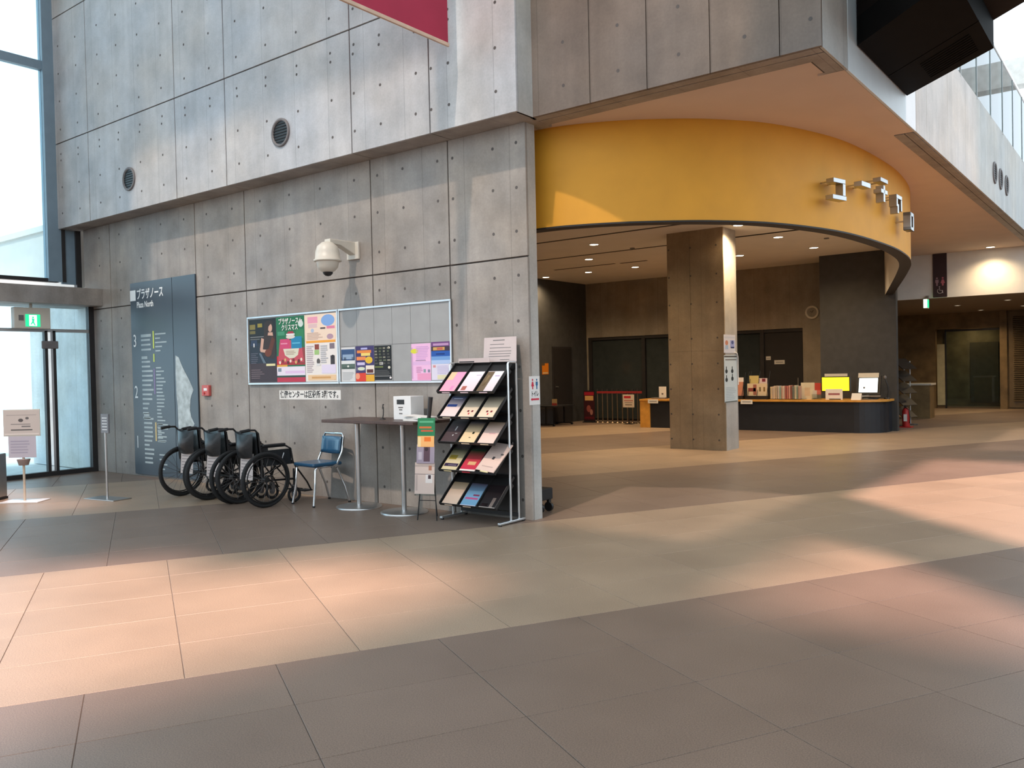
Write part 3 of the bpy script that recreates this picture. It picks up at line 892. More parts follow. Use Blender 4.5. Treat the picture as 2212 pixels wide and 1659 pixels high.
# crimson banner hanging in front of the upper wall
t = thing('hanging_banner', 'crimson cloth banner hanging from above, lower corner in view', 'banner', (-5.49, 6.2, 4.66))
b = MB(); n = 14
vs = []
for k, dx in ((0, -.003), (1, .003)):
    for j in range(2):
        for i in range(n):
            yv = -1.8 * i / (n - 1)
            vs.append((dx + 0.006 * math.sin(i * 1.1), yv, 0.035 + j * 3.6))
fs = []
for i in range(n - 1):
    fs += [(i, n + i, n + i + 1, i + 1), (2 * n + i, 2 * n + i + 1, 3 * n + i + 1, 3 * n + i)]
b.add(vs, fs, smooth=True); b.build('cloth', 'banner', t)
b = MB(); b.bx(-.012, .012, -1.81, 0.01, 0, 0.035); b.build('bottom_hem', 'banner_hem', t, 0.004)
b = MB(); b.prism([(1.02, .115), (1.10, .10), (1.20, .22), (1.36, .30), (1.30, .36), (1.12, .26)], .0095, .0105, mtx=Matrix(((0, 0, 1, 0), (-1, 0, 0, 0), (0, 1, 0, 0), (0, 0, 0, 1))))
b.build('white_letter', 'banner_hem', t)

# ------------------------------------------------ notice boards and posters
def sheet(t, W, H, base, items, name='sheet'):
    """flat printed sheet, origin lower-left, facing -Y; items = (x0,x1,z0,z1,colour) in 0..1, or ('e',cx,cz,rx,rz,colour)"""
    b = MB(); b.bx(0, W, -0.0016, 0, 0, H, base)
    d = 0.0018
    for it in items:
        d += 0.00012
        if it[0] == 'e':
            _, cx, cz, rx, rz, c = it
            vs = [(W * (cx + rx * math.cos(2 * PI * k / 18)), -d, H * (cz + rz * math.sin(2 * PI * k / 18))) for k in range(18)]
            b.add(vs, [tuple(range(18))], c)
        elif it[0] == 'p':
            b.add([(W * x, -d, H * z) for x, z in it[1]], [tuple(range(len(it[1])))], it[2])
        else:
            x0, x1, z0, z1, c = it
            b.quad((W * x0, -d, H * z0), (W * x1, -d, H * z0), (W * x1, -d, H * z1), (W * x0, -d, H * z1), c)
    return b.build(name, 'print', t)


def lines(x0, x1, z0, z1, k, c, fill=0.45, jag=0.35):
    out = []
    h = (z1 - z0) / k
    for i in range(k):
        e = x1 - random.uniform(0, jag) * (x1 - x0)
        out.append((x0, e, z0 + h * i, z0 + h * (i + fill), c))
    return out


for (x0, x1, lab, grey) in ((-9.535, -7.745, 'aluminium-framed notice board covered by three large posters', False),
                            (-7.735, -5.945, 'aluminium-framed grey notice board with five small flyers', True)):
    t = thing('notice_board', lab, 'notice board', (x0, 6.685, 1.375), 0, 'notice boards on the main wall')
    W_, H_b = x1 - x0, 0.885
    b = MB(); b.bx(0.0, W_, -.012, 0, 0, H_b); b.build('backing', 'ink_grey', t)
    nx = 6
    for i in range(nx):
        for (z0, z1) in ((0.02, 0.437), (0.441, 0.865)):
            b = MB(); b.bx(0.02 + (W_ - .04) * i / nx + .002, 0.02 + (W_ - .04) * (i + 1) / nx - .002, -.016, -.012, z0, z1)
            b.build('magnet_sheet', 'board_grey', t)
    for nm, a in (('frame_top', (0, W_, H_b - .022, H_b)), ('frame_bottom', (0, W_, 0, .022)), ('frame_side', (0, .02, .022, H_b - .022)), ('frame_side', (W_ - .02, W_, .022, H_b - .022))):
        b = MB(); b.bx(a[0], a[1], -.030, 0, a[2], a[3]); b.build(nm, 'alu', t, 0.003)

YP = 6.685 - 0.0165


def poster(name, label, x0, x1, z0, z1, base, items, y=YP):
    t = thing(name, label, 'poster', (x0, y, z0), 0, None)
    sheet(t, x1 - x0, z1 - z0, hx(base) if isinstance(base, str) else base, items)
    return t


skin = hx('c9a08c')
it = [(0, 1, .0, .30, hx('3a2c33')), (0, 1, .30, .62, hx('222a38')), (0, 1, .62, 1, hx('151a1c')),
      (.03, .24, .84, .92, hx('7d7238')), (.03, .24, .77, .82, hx('6a6236')), (.33, .50, .87, .93, hx('8f8335')), (.04, .6, .715, .725, hx('8c8c8c')), (.04, .4, .68, .69, hx('777777')),
      (.06, .30, .58, .67, hx('27344e')),
      ('p', [(.58, .93), (.72, .97), (.88, .95), (.90, .78), (.80, .70), (.56, .72)], hx('2c211e')),
      ('e', .79, .85, .075, .065, skin), ('p', [(.66, .93), (.80, .955), (.88, .92), (.80, .905), (.735, .87), (.71, .78), (.64, .76)], hx('2c211e')), ('p', [(.72, .78), (.88, .78), (.90, .70), (.68, .70)], skin),
      ('p', [(.48, .70), (.62, .74), (.98, .72), (.99, .45), (.90, .36), (.52, .42)], hx('33231f')),
      ('p', [(.46, .70), (.56, .68), (.50, .50), (.40, .50)], skin), ('p', [(.40, .54), (.50, .52), (.82, .50), (.80, .45), (.42, .48)], skin),
      ('p', [(.86, .72), (.96, .66), (.80, .42), (.66, .44)], hx('5a2a18')), ('e', .70, .46, .12, .06, hx('6a3018')),
      (.16, .20, .56, .62, hx('d8d8d8')), (.62, .95, .255, .29, hx('d9d3a0')), ('p', [(.36, .46), (.44, .46), (.62, .30), (.52, .30)], hx('5a6a78'))]
it += lines(.05, .55, .06, .22, 5, hx('6c5c60')) + lines(.06, .35, .30, .48, 6, hx('565664'))
poster('concert_poster', 'dark concert poster showing a violinist, left on the notice board', -9.505, -8.935, 1.405, 2.225, '1b1e22', it)
it = [(0, 1, .32, 1, hx('1c6b46')), (.05, .3, .72, .78, hx('3f8a68')), (.70, .97, .66, .80, hx('2c7d4f')),
      (0, 1, .26, .36, hx('a82a34')), (.0, .2, .25, .40, hx('b81f2a')), (.75, 1, .28, .52, hx('8d3a3a')),
      ('p', [(.12, .62), (.5, .64), (.88, .62), (.96, .30), (.04, .30)], hx('c04a58')),
      ('p', [(.24, .51), (.80, .51), (.76, .41), (.62, .365), (.46, .36), (.30, .41)], hx('d5d2bd')),
      (.13, .47, .51, .66, hx('c9406e')), (.53, .90, .51, .69, hx('1d7fa8')), (.36, .66, .715, .74, hx('dddddd')), ('p', [(.38, .74), (.44, .775), (.60, .775), (.64, .74)], hx('a02a3a')),
      ('e', .51, .69, .16, .03, hx('d6cdc4')), (.0, .38, .235, .265, hx('d9a53c')),
      (.0, 1, .10, .235, hx('e3dbe8')), (.04, .16, .16, .215, hx('7d8c9a')), (.3, .98, .13, .17, hx('dcbfe0')), (0, 1, .07, .10, hx('2a4a40')), (0, 1, .0, .07, hx('b8324a')),
      ('e', .88, .88, .09, .05, hx('c8d8d0'))]
it += lines(.34, .70, .42, .49, 3, hx('b8a090')) + [(.16, .4, .58, .60, hx('e08aa4')), (.57, .85, .58, .60, hx('5cb0d0'))]
for k in range(9):
    it.append(('e', .12 + k * .095, .30 + .02 * (k % 3), .035, .025, hx(['e8d8c8', '7a3030', 'd0b070', '5a2a2a'][k % 4])))
pc = poster('christmas_poster', 'green and red Christmas event poster in the middle of the notice board', -8.93, -8.37, 1.405, 2.225, '1c6b46', it)
text('poster_title', 'プラザノースde', 0.083, (.05, -.006, .735), 'paper', pc, sx=0.82, bold=0.002)
text('poster_title', 'クリスマス', 0.083, (.11, -.006, .655), 'paper', pc, sx=0.80, bold=0.002)
it = [(0, 1, .60, 1, hx('ead2bd')), (.1, .42, .87, .965, hx('e39ab0')), ('e', .74, .90, .21, .085, hx('7ea4d8')), (.12, .4, .80, .86, hx('d8b8b8')), (.5, .66, .775, .80, hx('5a4a4a')),
      (.7, .95, .775, .815, hx('d87f9c')), ('e', .25, .76, .05, .03, hx('a9b8d0')), (.04, .96, .575, .61, hx('eaa23a')), ('e', .8, .66, .1, .04, hx('b090a0')),
      (.31, .45, .475, .555, hx('8a4032')), (.30, .45, .40, .47, hx('9cc078')), (.78, .93, .48, .56, hx('7d6f78')), (.80, .93, .25, .38, hx('3a3438')), ('e', .87, .36, .05, .03, hx('2c2628')),
      ('e', .42, .30, .055, .045, hx('55504e')), (.36, .48, .235, .27, hx('d8d8d8')), (.52, .96, .12, .25, hx('ddd4e8')), (.08, .96, .02, .10, hx('e4c39a')), (.2, .8, .045, .075, hx('cf9f66'))]
it += lines(.08, .6, .63, .74, 5, hx('c8a898')) + lines(.05, .28, .14, .55, 14, hx('b9aab0')) + lines(.5, .74, .28, .55, 9, hx('b4b4bc'))
poster('schedule_poster', 'pale cream schedule poster at the right end of the first notice board', -8.365, -7.775, 1.405, 2.225, 'e6e0da', it)

it = [(0, 1, .62, .95, hx('33507a')), (.1, .9, .66, .80, hx('8ca3bd')), (0, 1, .50, .62, hx('d8dcdc')), (0, 1, .37, .52, hx('55685f')), (.1, .95, .38, .42, hx('3d4f48')), ('e', .5, .45, .07, .03, hx('e0e0d8'))]
it += lines(.08, .92, .04, .30, 7, hx('a9adb0')) + [(x / 10, x / 10 + .05, .62, .72, hx('1e2e48')) for x in (0, 2, 3, 8, 9)]
poster('city_flyer', 'blue and grey flyer with a night skyline, leftmost of the small flyers', -7.70, -7.465, 1.40, 1.80, 'd6d6d6', it)
it = [(0, 1, .42, 1, hx('3b3266')), (.08, .85, .80, .88, hx('e0863c')), (.3, .8, .72, .80, hx('e8cf70')), (.05, .55, .60, .70, hx('e88a4a')), ('e', .72, .60, .2, .1, hx('e0b52e')), (.08, .5, .46, .54, hx('c8bfe0')),
      (0, .55, .30, .42, hx('5c5878')), ('e', .3, .36, .2, .05, hx('cfd8c0')), (.55, 1, .22, .45, hx('e6dccf')), (.60, .95, .24, .34, hx('5a2c2a')), (0, .55, 0, .24, hx('d8402e')), (.55, 1, 0, .19, hx('e0a830')), (.3, .65, .9, .95, hx('b0b0e0')), ('e', .1, .15, .12, .09, hx('e89a7a'))]
poster('festival_flyer', 'purple and orange flyer beside the night skyline flyer', -7.45, -7.14, 1.40, 1.81, '3b3266', it)
it = [('e', .85, .93, .07, .035, hx('e6dfd0')), (.3, .5, .44, .52, hx('b8b8b8')), ('e', .85, .36, .07, .04, hx('d8d4c0')), ('e', .92, .06, .06, .03, hx('e8e0e0')), (.02, .5, .36, .40, hx('6e7a40')), (0, .95, .10, .12, hx('8a8a8a'))]
for r_ in range(6):
    for c_ in range(4):
        it.append((.04 + c_ * .24, .04 + c_ * .24 + random.uniform(.1, .18), .46 + r_ * .088, .46 + r_ * .088 + .045, hx(random.choice(['6e6a5c', '8c8878', '4c4a44', '59604a']))))
it += lines(.05, .95, .14, .30, 5, hx('5a5a5a'))
poster('black_flyer', 'black flyer with rows of small grey pictures on the notice board', -7.135, -6.855, 1.415, 1.805, '17181a', it)
it = [(0, 1, .42, .52, hx('d8b0d8')), (0, .08, .05, .9, hx('c9a0c4')), (.3, 1, .02, .2, hx('e097bb')), ('e', .17, .80, .2, .065, hx('d6d33c')), (.62, .74, .22, .31, hx('8a9aa0')), (.84, .96, .22, .30, hx('8a7f9a')), (.22, .75, .535, .55, hx('8a7a90'))]
it += lines(.25, .95, .56, .95, 9, hx('cfa3d3')) + lines(.25, .6, .22, .40, 4, hx('cc8fb8'))
poster('pink_flyer', 'pink flyer with a yellow spot on the grey notice board', -6.545, -6.255, 1.40, 1.805, 'e8b8dc', it)
it = [(0, 1, .88, 1, hx('6b3f78')), (.1, .9, .90, .96, hx('b890b8')), (0, 1, .76, .88, hx('3f2c3c')), (.1, .7, .78, .86, hx('c8a05a')), (.3, .6, .79, .85, hx('c06050')), (0, 1, .60, .76, hx('2456a8')), (0, 1, .50, .62, hx('6f9ad0')), (0, 1, .42, .52, hx('a8bfe4')),
      (.08, .22, .33, .39, hx('d09090')), (.3, .95, .02, .13, hx('d9d4b0'))]
it += lines(.3, .95, .16, .40, 6, hx('c4bcdc')) + [(.25, .7, .665, .70, hx('12347a'))]
poster('sea_flyer', 'blue and purple flyer at the right end of the grey notice board', -6.245, -5.965, 1.405, 1.815, 'd8d4e4', it)

t = thing('notice_strip', 'long white paper strip with black Japanese lettering under the boards', 'notice', (-8.92, 6.684, 1.185))
b = MB(); b.bx(0, 1.175, -.0012, 0, 0, .115); b.build('paper_strip', 'paper', t)
text('strip_lettering', '保健センターは区役所 3階です。', 0.098, (.02, -.0018, .028), 'ink', t, sx=0.80, bold=0.002)

# toilet sign on the wall end (faces +X)
t = thing('toilet_sign', 'white toilet sign with red and blue figures on the wall end', 'sign', (-4.94, 6.755, 1.145), PI / 2)
b = MB(); b.bx(-.088, .088, -.003, 0, 0, .285, mi=0); b.build('plate', 'white', t)


def figure(x, skirt, c, hh=.105, z=.155, k_=1.0):
    b = MB()
    b.add([(x + .011 * k_ * math.cos(2 * PI * k / 12), -.0042, z + (hh - .012 + .011 * math.sin(2 * PI * k / 12)) * k_) for k in range(12)], [tuple(range(12))], c)
    if skirt:
        pl_ = [(-.010, .075), (.010, .075), (.024, .030), (.010, .030), (.008, 0), (-.008, 0), (-.010, .030), (-.024, .030)]
    else:
        pl_ = [(-.018, .075), (.018, .075), (.018, .038), (.010, .036), (.008, 0), (-.008, 0), (-.010, .036), (-.018, .038)]
    b.add([(x + p * k_, -.0042, z + q * k_) for p, q in pl_], [tuple(range(len(pl_)))], c)
    return b


figure(-.035, True, hx('c8304a')).build('woman_symbol', 'print', t)
figure(.035, False, hx('2a6a9a')).build('man_symbol', 'print', t)
text('toilet_word', 'トイレ', 0.062, (-.062, -.0042, .088), 'ink', t, sx=0.68, bold=0.001)
b = MB(); b.add([(-.07, -.0042, .055), (-.045, -.0042, .072), (-.045, -.0042, .064), (.07, -.0042, .064), (.07, -.0042, .046), (-.045, -.0042, .046), (-.045, -.0042, .038)], [(0, 6, 5, 4, 3, 2, 1)], hx('c8304a')); b.build('arrow', 'print', t)

# ------------------------------------------------ wheelchairs
def wheelchair(x, y, rz, label, paper_dx=0.0):
    t = thing('wheelchair', label, 'wheelchair', (x, y, 0), rz, 'parked wheelchairs')
    R0 = 0.295
    for sx in (-1, 1):
        X = sx * 0.262
        wv = MB()
        wv.tube([(X, R0 * math.cos(2 * PI * k / 36), R0 + (R0 - 0.0) * math.sin(2 * PI * k / 36)) for k in range(36)], 0.022, 8, closed=True)
        wh = link('wheel', wv.mesh('tyre', 'rubber'), t)
        wh.location = (0, 0, 0.019)
        b = MB(); b.tube([(X, .272 * math.cos(2 * PI * k / 36), R0 + .272 * math.sin(2 * PI * k / 36)) for k in range(36)], 0.011, 6, closed=True); b.build('wheel_rim', 'black', wh)
        b = MB(); b.tube([(X + sx * .026, .255 * math.cos(2 * PI * k / 36), R0 + .255 * math.sin(2 * PI * k / 36)) for k in range(36)], 0.008, 6, closed=True); b.build('hand_rim', 'black', wh)
        b = MB(); b.cyl((X - .03, 0, R0), (X + .03, 0, R0), 0.032, n=14)
        b.build('hub', 'black', wh)
        b = MB()
        for k in range(18):
            a = 2 * PI * k / 18
            b.tube([(X + (0.02 if k % 2 else -.02), .03 * math.cos(a + .6), R0 + .03 * math.sin(a + .6)), (X, .268 * math.cos(a), R0 + .268 * math.sin(a))], 0.0022, 4)
        b.build('spokes', 'ink_grey', wh)
        # caster
        cx_, cy_ = sx * 0.225, 0.40
        b = MB(); b.tube([(cx_, cy_ + .075 * math.cos(2 * PI * k / 20), .095 + .075 * math.sin(2 * PI * k / 20)) for k in range(20)], 0.018, 6, closed=True)
        cs = b.build('caster', 'rubber', t)
        b = MB(); b.cyl((cx_ - .014, cy_, .095), (cx_ + .014, cy_, .095), 0.03, n=10); b.bx(cx_ - .03, cx_ - .022, cy_ - .02, cy_ + .02, .09, .20); b.bx(cx_ + .022, cx_ + .03, cy_ - .02, cy_ + .02, .09, .20); b.bx(cx_ - .03, cx_ + .03, cy_ - .02, cy_ + .02, .195, .21)
        b.build('fork', 'ink_grey', cs)
        b = MB(); b.tube([(sx * .225, -.02, .30), (sx * .225, -.03, .60), (sx * .225, -.06, .84), (sx * .225, -.10, .88), (sx * .225, -.19, .885)], 0.012, 8)
        b.tube([(sx * .225, -.03, .30), (sx * .225, .40, .28), (sx * .225, .44, .40), (sx * .225, .40, .47), (sx * .225, -.03, .47)], 0.012, 8)
        b.tube([(sx * .225, -.03, .47), (sx * .225, .0, .47)], 0.012, 8)
        b.tube([(sx * .225, .40, .20), (sx * .225, .40, .40)], 0.012, 8)
        b.tube([(sx * .225, .43, .42), (sx * .20, .60, .22), (sx * .19, .66, .12)], 0.010, 8)
        b.build('side_frame', 'black', t)
        b = MB(); b.tube([(sx * .225, -.17, .885), (sx * .225, -.285, .872)], 0.018, 8); b.build('push_grip', 'rubber', t)
        b = MB(); b.tube([(sx * .245, -.04, .68), (sx * .245, .28, .68), (sx * .245, .35, .64), (sx * .245, .38, .47)], 0.011, 8)
        b.build('arm_frame', 'black', t)
        b = MB(); b.bx(sx * .245 - .028, sx * .245 + .028, -.03, .27, .685, .712); b.build('armrest', 'vinyl', t, 0.01)
        b = MB(); b.bx(sx * .235 - .004, sx * .235 + .004, 0, .36, .46, .64); b.build('side_guard', 'vinyl', t)
        b = MB(); b.bx(sx * .10 - .075, sx * .10 + .075, .58, .70, .10, .115, mtx=Matrix.Identity(4)); b.build('footplate', 'rubber', t, 0.005)
        b = MB(); b.tube([(sx * .245, .22, .50), (sx * .26, .25, .60)], 0.009, 6); b.build('brake_lever', 'steel', t)
    b = MB(); b.tube([(-.225, .05, .22), (.225, .22, .45)], 0.01, 8); b.tube([(.225, .05, .22), (-.225, .22, .45)], 0.01, 8); b.cyl((-.26, 0, .314), (.26, 0, .314), .012, n=10); b.build('cross_brace', 'black', t)
    # seat and back sling (slightly sagging)
    b = MB(); n = 9
    vs = []
    for zz in (0, .03):
        for j in range(2):
            for i in range(n):
                u = -1 + 2 * i / (n - 1)
                vs.append((.22 * u, -.02 + j * .42, .47 - .03 * (1 - u * u) + zz))
    fs = [(i, i + 1, n + i + 1, n + i) for i in range(n - 1)] + [(2 * n + i, 3 * n + i, 3 * n + i + 1, 2 * n + i + 1) for i in range(n - 1)] + [(n + i, n + i + 1, 3 * n + i + 1, 3 * n + i) for i in range(n - 1)]
    b.add(vs, [tuple(reversed(f)) for f in fs], smooth=True); b.build('seat', 'vinyl', t)
    b = MB(); vs = []
    for th in (0, .02):
        for j in range(5):
            for i in range(n):
                u = -1 + 2 * i / (n - 1)
                z = .47 + j * .095
                vs.append((.22 * u, -.055 - (z - .47) * .08 + .02 - th + .035 * (1 - u * u), z))
    m_ = 5 * n
    fs = []
    for j in range(4):
        for i in range(n - 1):
            a = j * n + i
            fs += [(a, a + 1, a + n + 1, a + n), (m_ + a, m_ + a + n, m_ + a + n + 1, m_ + a + 1)]
    for i in range(n - 1):
        a = 4 * n + i
        fs.append((a, a + 1, m_ + a + 1, m_ + a)); fs.append((i, m_ + i, m_ + i + 1, i + 1))
    b.add(vs, fs, smooth=True); b.build('back_sling', 'vinyl', t)
    # drooping rear pocket
    b = MB(); vs = []
    for j in range(7):
        z = .84 - j * .045
        for i in range(n):
            u = -1 + 2 * i / (n - 1)
            bulge = .05 * math.sin(PI * min(1, j / 6)) + .02
            vs.append((.175 * u * (1 - .10 * j / 6), -.10 - bulge * (1 - u * u), z - .02 * (1 - u * u)))
    fs = [(j * n + i, (j + 1) * n + i, (j + 1) * n + i + 1, j * n + i + 1) for j in range(6) for i in range(n - 1)]
    b.add(vs, fs, smooth=True); b.build('rear_pocket', 'vinyl', t)
    pp = thing('paper', None, None); pp.parent = t
    bpy.data.objects.remove(pp)
    b = MB(); b.bx(-.12 + paper_dx, .12 + paper_dx, -.125, -.123, .30, .60, hx('cfc4c0'))
    for k in range(7):
        b.bx(-.10 + paper_dx, random.uniform(.02, .10) + paper_dx, -.126, -.125, .33 + k * .036, .338 + k * .036, hx('8a7f80'))
    pr = b.build('paper_notice', 'print', t)
    pr.rotation_euler = (R_(-4), 0, R_(3))
    return t


wheelchair(-9.53, 5.83, 0.02, 'black folding wheelchair parked farthest left, before the directory sign', 0.0)
wheelchair(-8.90, 5.80, -0.02, 'black folding wheelchair parked between two other wheelchairs', -.02)
wheelchair(-8.30, 5.82, -0.05, 'black folding wheelchair parked nearest the blue chair', .02)

# ------------------------------------------------ blue chair
t = thing('stacking_chair', 'chrome-framed chair with blue vinyl seat and back against the wall', 'chair', (-7.73, 6.33, 0), R_(-6))
for sx in (-1, 1):
    b = MB(); b.tube([(sx * .215, -.235, 0.012), (sx * .20, -.20, .22), (sx * .19, -.19, .42), (sx * .19, -.16, .44), (sx * .19, .12, .44)], 0.0125, 8); b.build('leg', 'chrome', t)
    b = MB(); b.tube([(sx * .205, .255, 0.012), (sx * .20, .20, .20), (sx * .19, .10, .42)], 0.0125, 8); b.build('leg', 'chrome', t)
    b = MB(); b.cyl((sx * .215, -.235, 0), (sx * .215, -.235, .018), .016, n=10); b.cyl((sx * .205, .255, 0), (sx * .205, .255, .018), .016, n=10); b.build('foot_cap', 'rubber', t)
b = MB(); b.tube([(-.195, .02, .43), (-.198, .10, .46), (-.20, .17, .60), (-.20, .20, .76), (-.17, .205, .80), (.17, .205, .80), (.20, .20, .76), (.20, .17, .60), (.198, .10, .46), (.195, .02, .43)], 0.0125, 8); b.build('back_frame', 'chrome', t)
b = MB(); b.tube([(-.19, -.10, .43), (.19, -.10, .43)], .009, 6); b.tube([(-.19, .08, .43), (.19, .08, .43)], .009, 6); b.build('stretcher', 'chrome', t)
b = MB(); b.bx(-.205, .205, -.225, .17, .442, .487); o = b.build('seat', 'blue_vinyl', t, 0.02)
b = MB(); vs = []; n = 9
for th in (0, .03):
    for j in range(5):
        for i in range(n):
            u = -1 + 2 * i / (n - 1)
            z = .565 + j * .05
            vs.append((.185 * u, .165 + (z - .565) * .15 + .025 * (1 - u * u) - th, z + (.012 * (u * u) if j == 0 else 0)))
m_ = 5 * n; fs = []
for j in range(4):
    for i in range(n - 1):
        a = j * n + i
        fs += [(a, a + n, a + n + 1, a + 1), (m_ + a, m_ + a + 1, m_ + a + n + 1, m_ + a + n)]
for i in range(n - 1):
    fs += [(4 * n + i, m_ + 4 * n + i, m_ + 4 * n + i + 1, 4 * n + i + 1), (i, i + 1, m_ + i + 1, m_ + i)]
for j in range(4):
    fs += [(j * n, m_ + j * n, m_ + (j + 1) * n, (j + 1) * n), (j * n + n - 1, (j + 1) * n + n - 1, m_ + (j + 1) * n + n - 1, m_ + j * n + n - 1)]
b.add(vs, fs, smooth=True); b.build('backrest', 'blue_vinyl', t)

# ------------------------------------------------ high table with two disc feet
t = thing('high_table', 'long dark-topped standing table on two steel disc bases', 'table', (-6.69, 6.38, 0))
b = MB(); b.bx(-.71, .705, -.285, .285, .958, .99); b.build('tabletop', 'wood_dark', t, 0.004)
for x in (-.44, .27):
    b = MB(); b.lathe([(.255, 0.0), (.255, .012), (.24, .018), (.05, .026), (.03, .03)], 36, o=(x, 0, 0)); b.build('base', 'steel', t)
    b = MB(); b.cyl((x, 0, .02), (x, 0, .958), .027, n=18); b.build('leg', 'steel', t)
    b = MB(); b.lathe([(.03, .93), (.09, .955), (.09, .958)], 18, o=(x, 0, 0)); b.build('mount', 'steel', t)

t = thing('collection_box', 'white survey collection box with a black slot on the table', 'box', (-6.42, 6.48, .99))
b = MB(); b.bx(-.13, .13, -.10, .10, 0, .25); b.build('body', 'white', t, 0.004)
b = MB(); b.bx(-.075, .035, -.1025, -.10, .165, .215); b.build('slot', 'black', t)
b = MB()
for k, (w_, z) in enumerate(((.07, .125), (.05, .10), (.05, .06))):
    b.bx(-.02 - w_ / 2, -.02 + w_ / 2, -.1012, -.10, z, z + .012)
b.build('lettering', 'ink_grey', t)
for i, (dx, dy, r_, h, lb) in enumerate(((0, 0, 4, .022, 'stack of white leaflets lying flat at the right of the high table'), (-.02, .01, -6, .018, None))):
    if lb:
        t = thing('leaflet_stack', lb, 'papers', (-6.105, 6.33, .99), R_(-4))
    b = MB(); b.bx(-.15, .15, -.105, .105, i * .024, i * .024 + h, mtx=Matrix.Rotation(R_(r_), 4, 'Z')); b.build('sheets', 'paper', t, 0.002)
b = MB(); b.bx(-.16, .15, -.11, .10, .046, .049, mtx=Matrix.Rotation(R_(12), 4, 'Z') @ Matrix.Rotation(R_(4), 4, 'Y')); b.build('top_sheet', 'paper', t)
t = thing('pen_stand', 'slim black pen on a curved stand on the high table', 'pen', (-6.70, 6.36, .99))
b = MB(); b.lathe([(.035, 0), (.035, .006), (.012, .014)], 16); b.build('base', 'black', t)
b = MB(); b.tube([(0, 0, .01), (.012, 0, .05), (.016, 0, .10), (.008, 0, .14), (.012, 0, .165), (.022, 0, .16)], .0055, 8); b.build('pen', 'black', t)

# ------------------------------------------------ brochure rack
t = thing('brochure_rack', 'five-tier black brochure rack on grey steel posts at the wall end', 'rack', (-5.40, 6.44, 0))
for sx in (-1, 1):
    X = sx * .375
    b = MB(); b.tube([(X, .0, .03), (X, .0, 1.555), (X, .012, 1.575), (X, .118, 1.575), (X, .13, 1.555), (X, .13, .03)], .011, 8); b.build('post', 'alu', t)
    b = MB(); b.bx(X - .018, X + .018, -.19, .215, .012, .034); b.build('foot', 'alu', t, 0.005)
    b = MB(); b.cyl((X, -.17, 0), (X, -.17, .014), .018, n=12); b.cyl((X, .195, 0), (X, .195, .014), .018, n=12); b.build('foot_pad', 'rubber', t)
b = MB(); b.bx(-.375, .375, .118, .13, .05, .09); b.bx(-.375, .375, .118, .128, 1.50, 1.56); b.build('crossbar', 'black', t)
b = MB(); b.bx(-.36, .36, .124, .130, .10, 1.50); b.build('back_sheet', 'frame_dark', t)
tiers = [1.285, 1.035, .785, .505, .165]
ANG = R_(42)
bro = [[('ee9ac0', 'f0c0a0', 'pink brochure with an orange corner, top tier left'), ('efe0e8', 'a86058', 'white brochure with a small brown picture, top tier middle'), ('efe4ea', '6a5a48', 'white brochure with a brown photo strip, top tier right')],
       [('2e3c66', 'e8d0cc', 'dark blue brochure fading to cream, second tier left'), ('5a5a55', 'e0cdb4', 'grey brochure with red dots, second tier middle'), ('5c584e', 'e2d0b6', 'taupe brochure with red dots, second tier right')],
       [('1b1c20', '4a3a3c', 'black brochure with small white marks, third tier left'), ('4c4a50', 'e6caa0', 'cream brochure with a dark spot, third tier middle'), ('8a7866', 'e6c8bc', 'pale peach brochure, third tier right')],
       [('39402c', 'd8c8a0', 'dark green and gold brochure, fourth tier left'), ('1f3a24', 'c8384a', 'green and red brochure, fourth tier middle'), ('b0a4a0', 'e2c4b6', 'large pale leaflet overhanging the fourth tier right')],
       [('9a8468', 'e8c8b0', 'sand-coloured brochure, bottom tier left'), ('4a4a5c', '78a8c8', 'blue brochure with pink marks, bottom tier middle'), ('1c1416', 'd8c4b8', 'black brochure with a pale curved corner, bottom tier right')]]
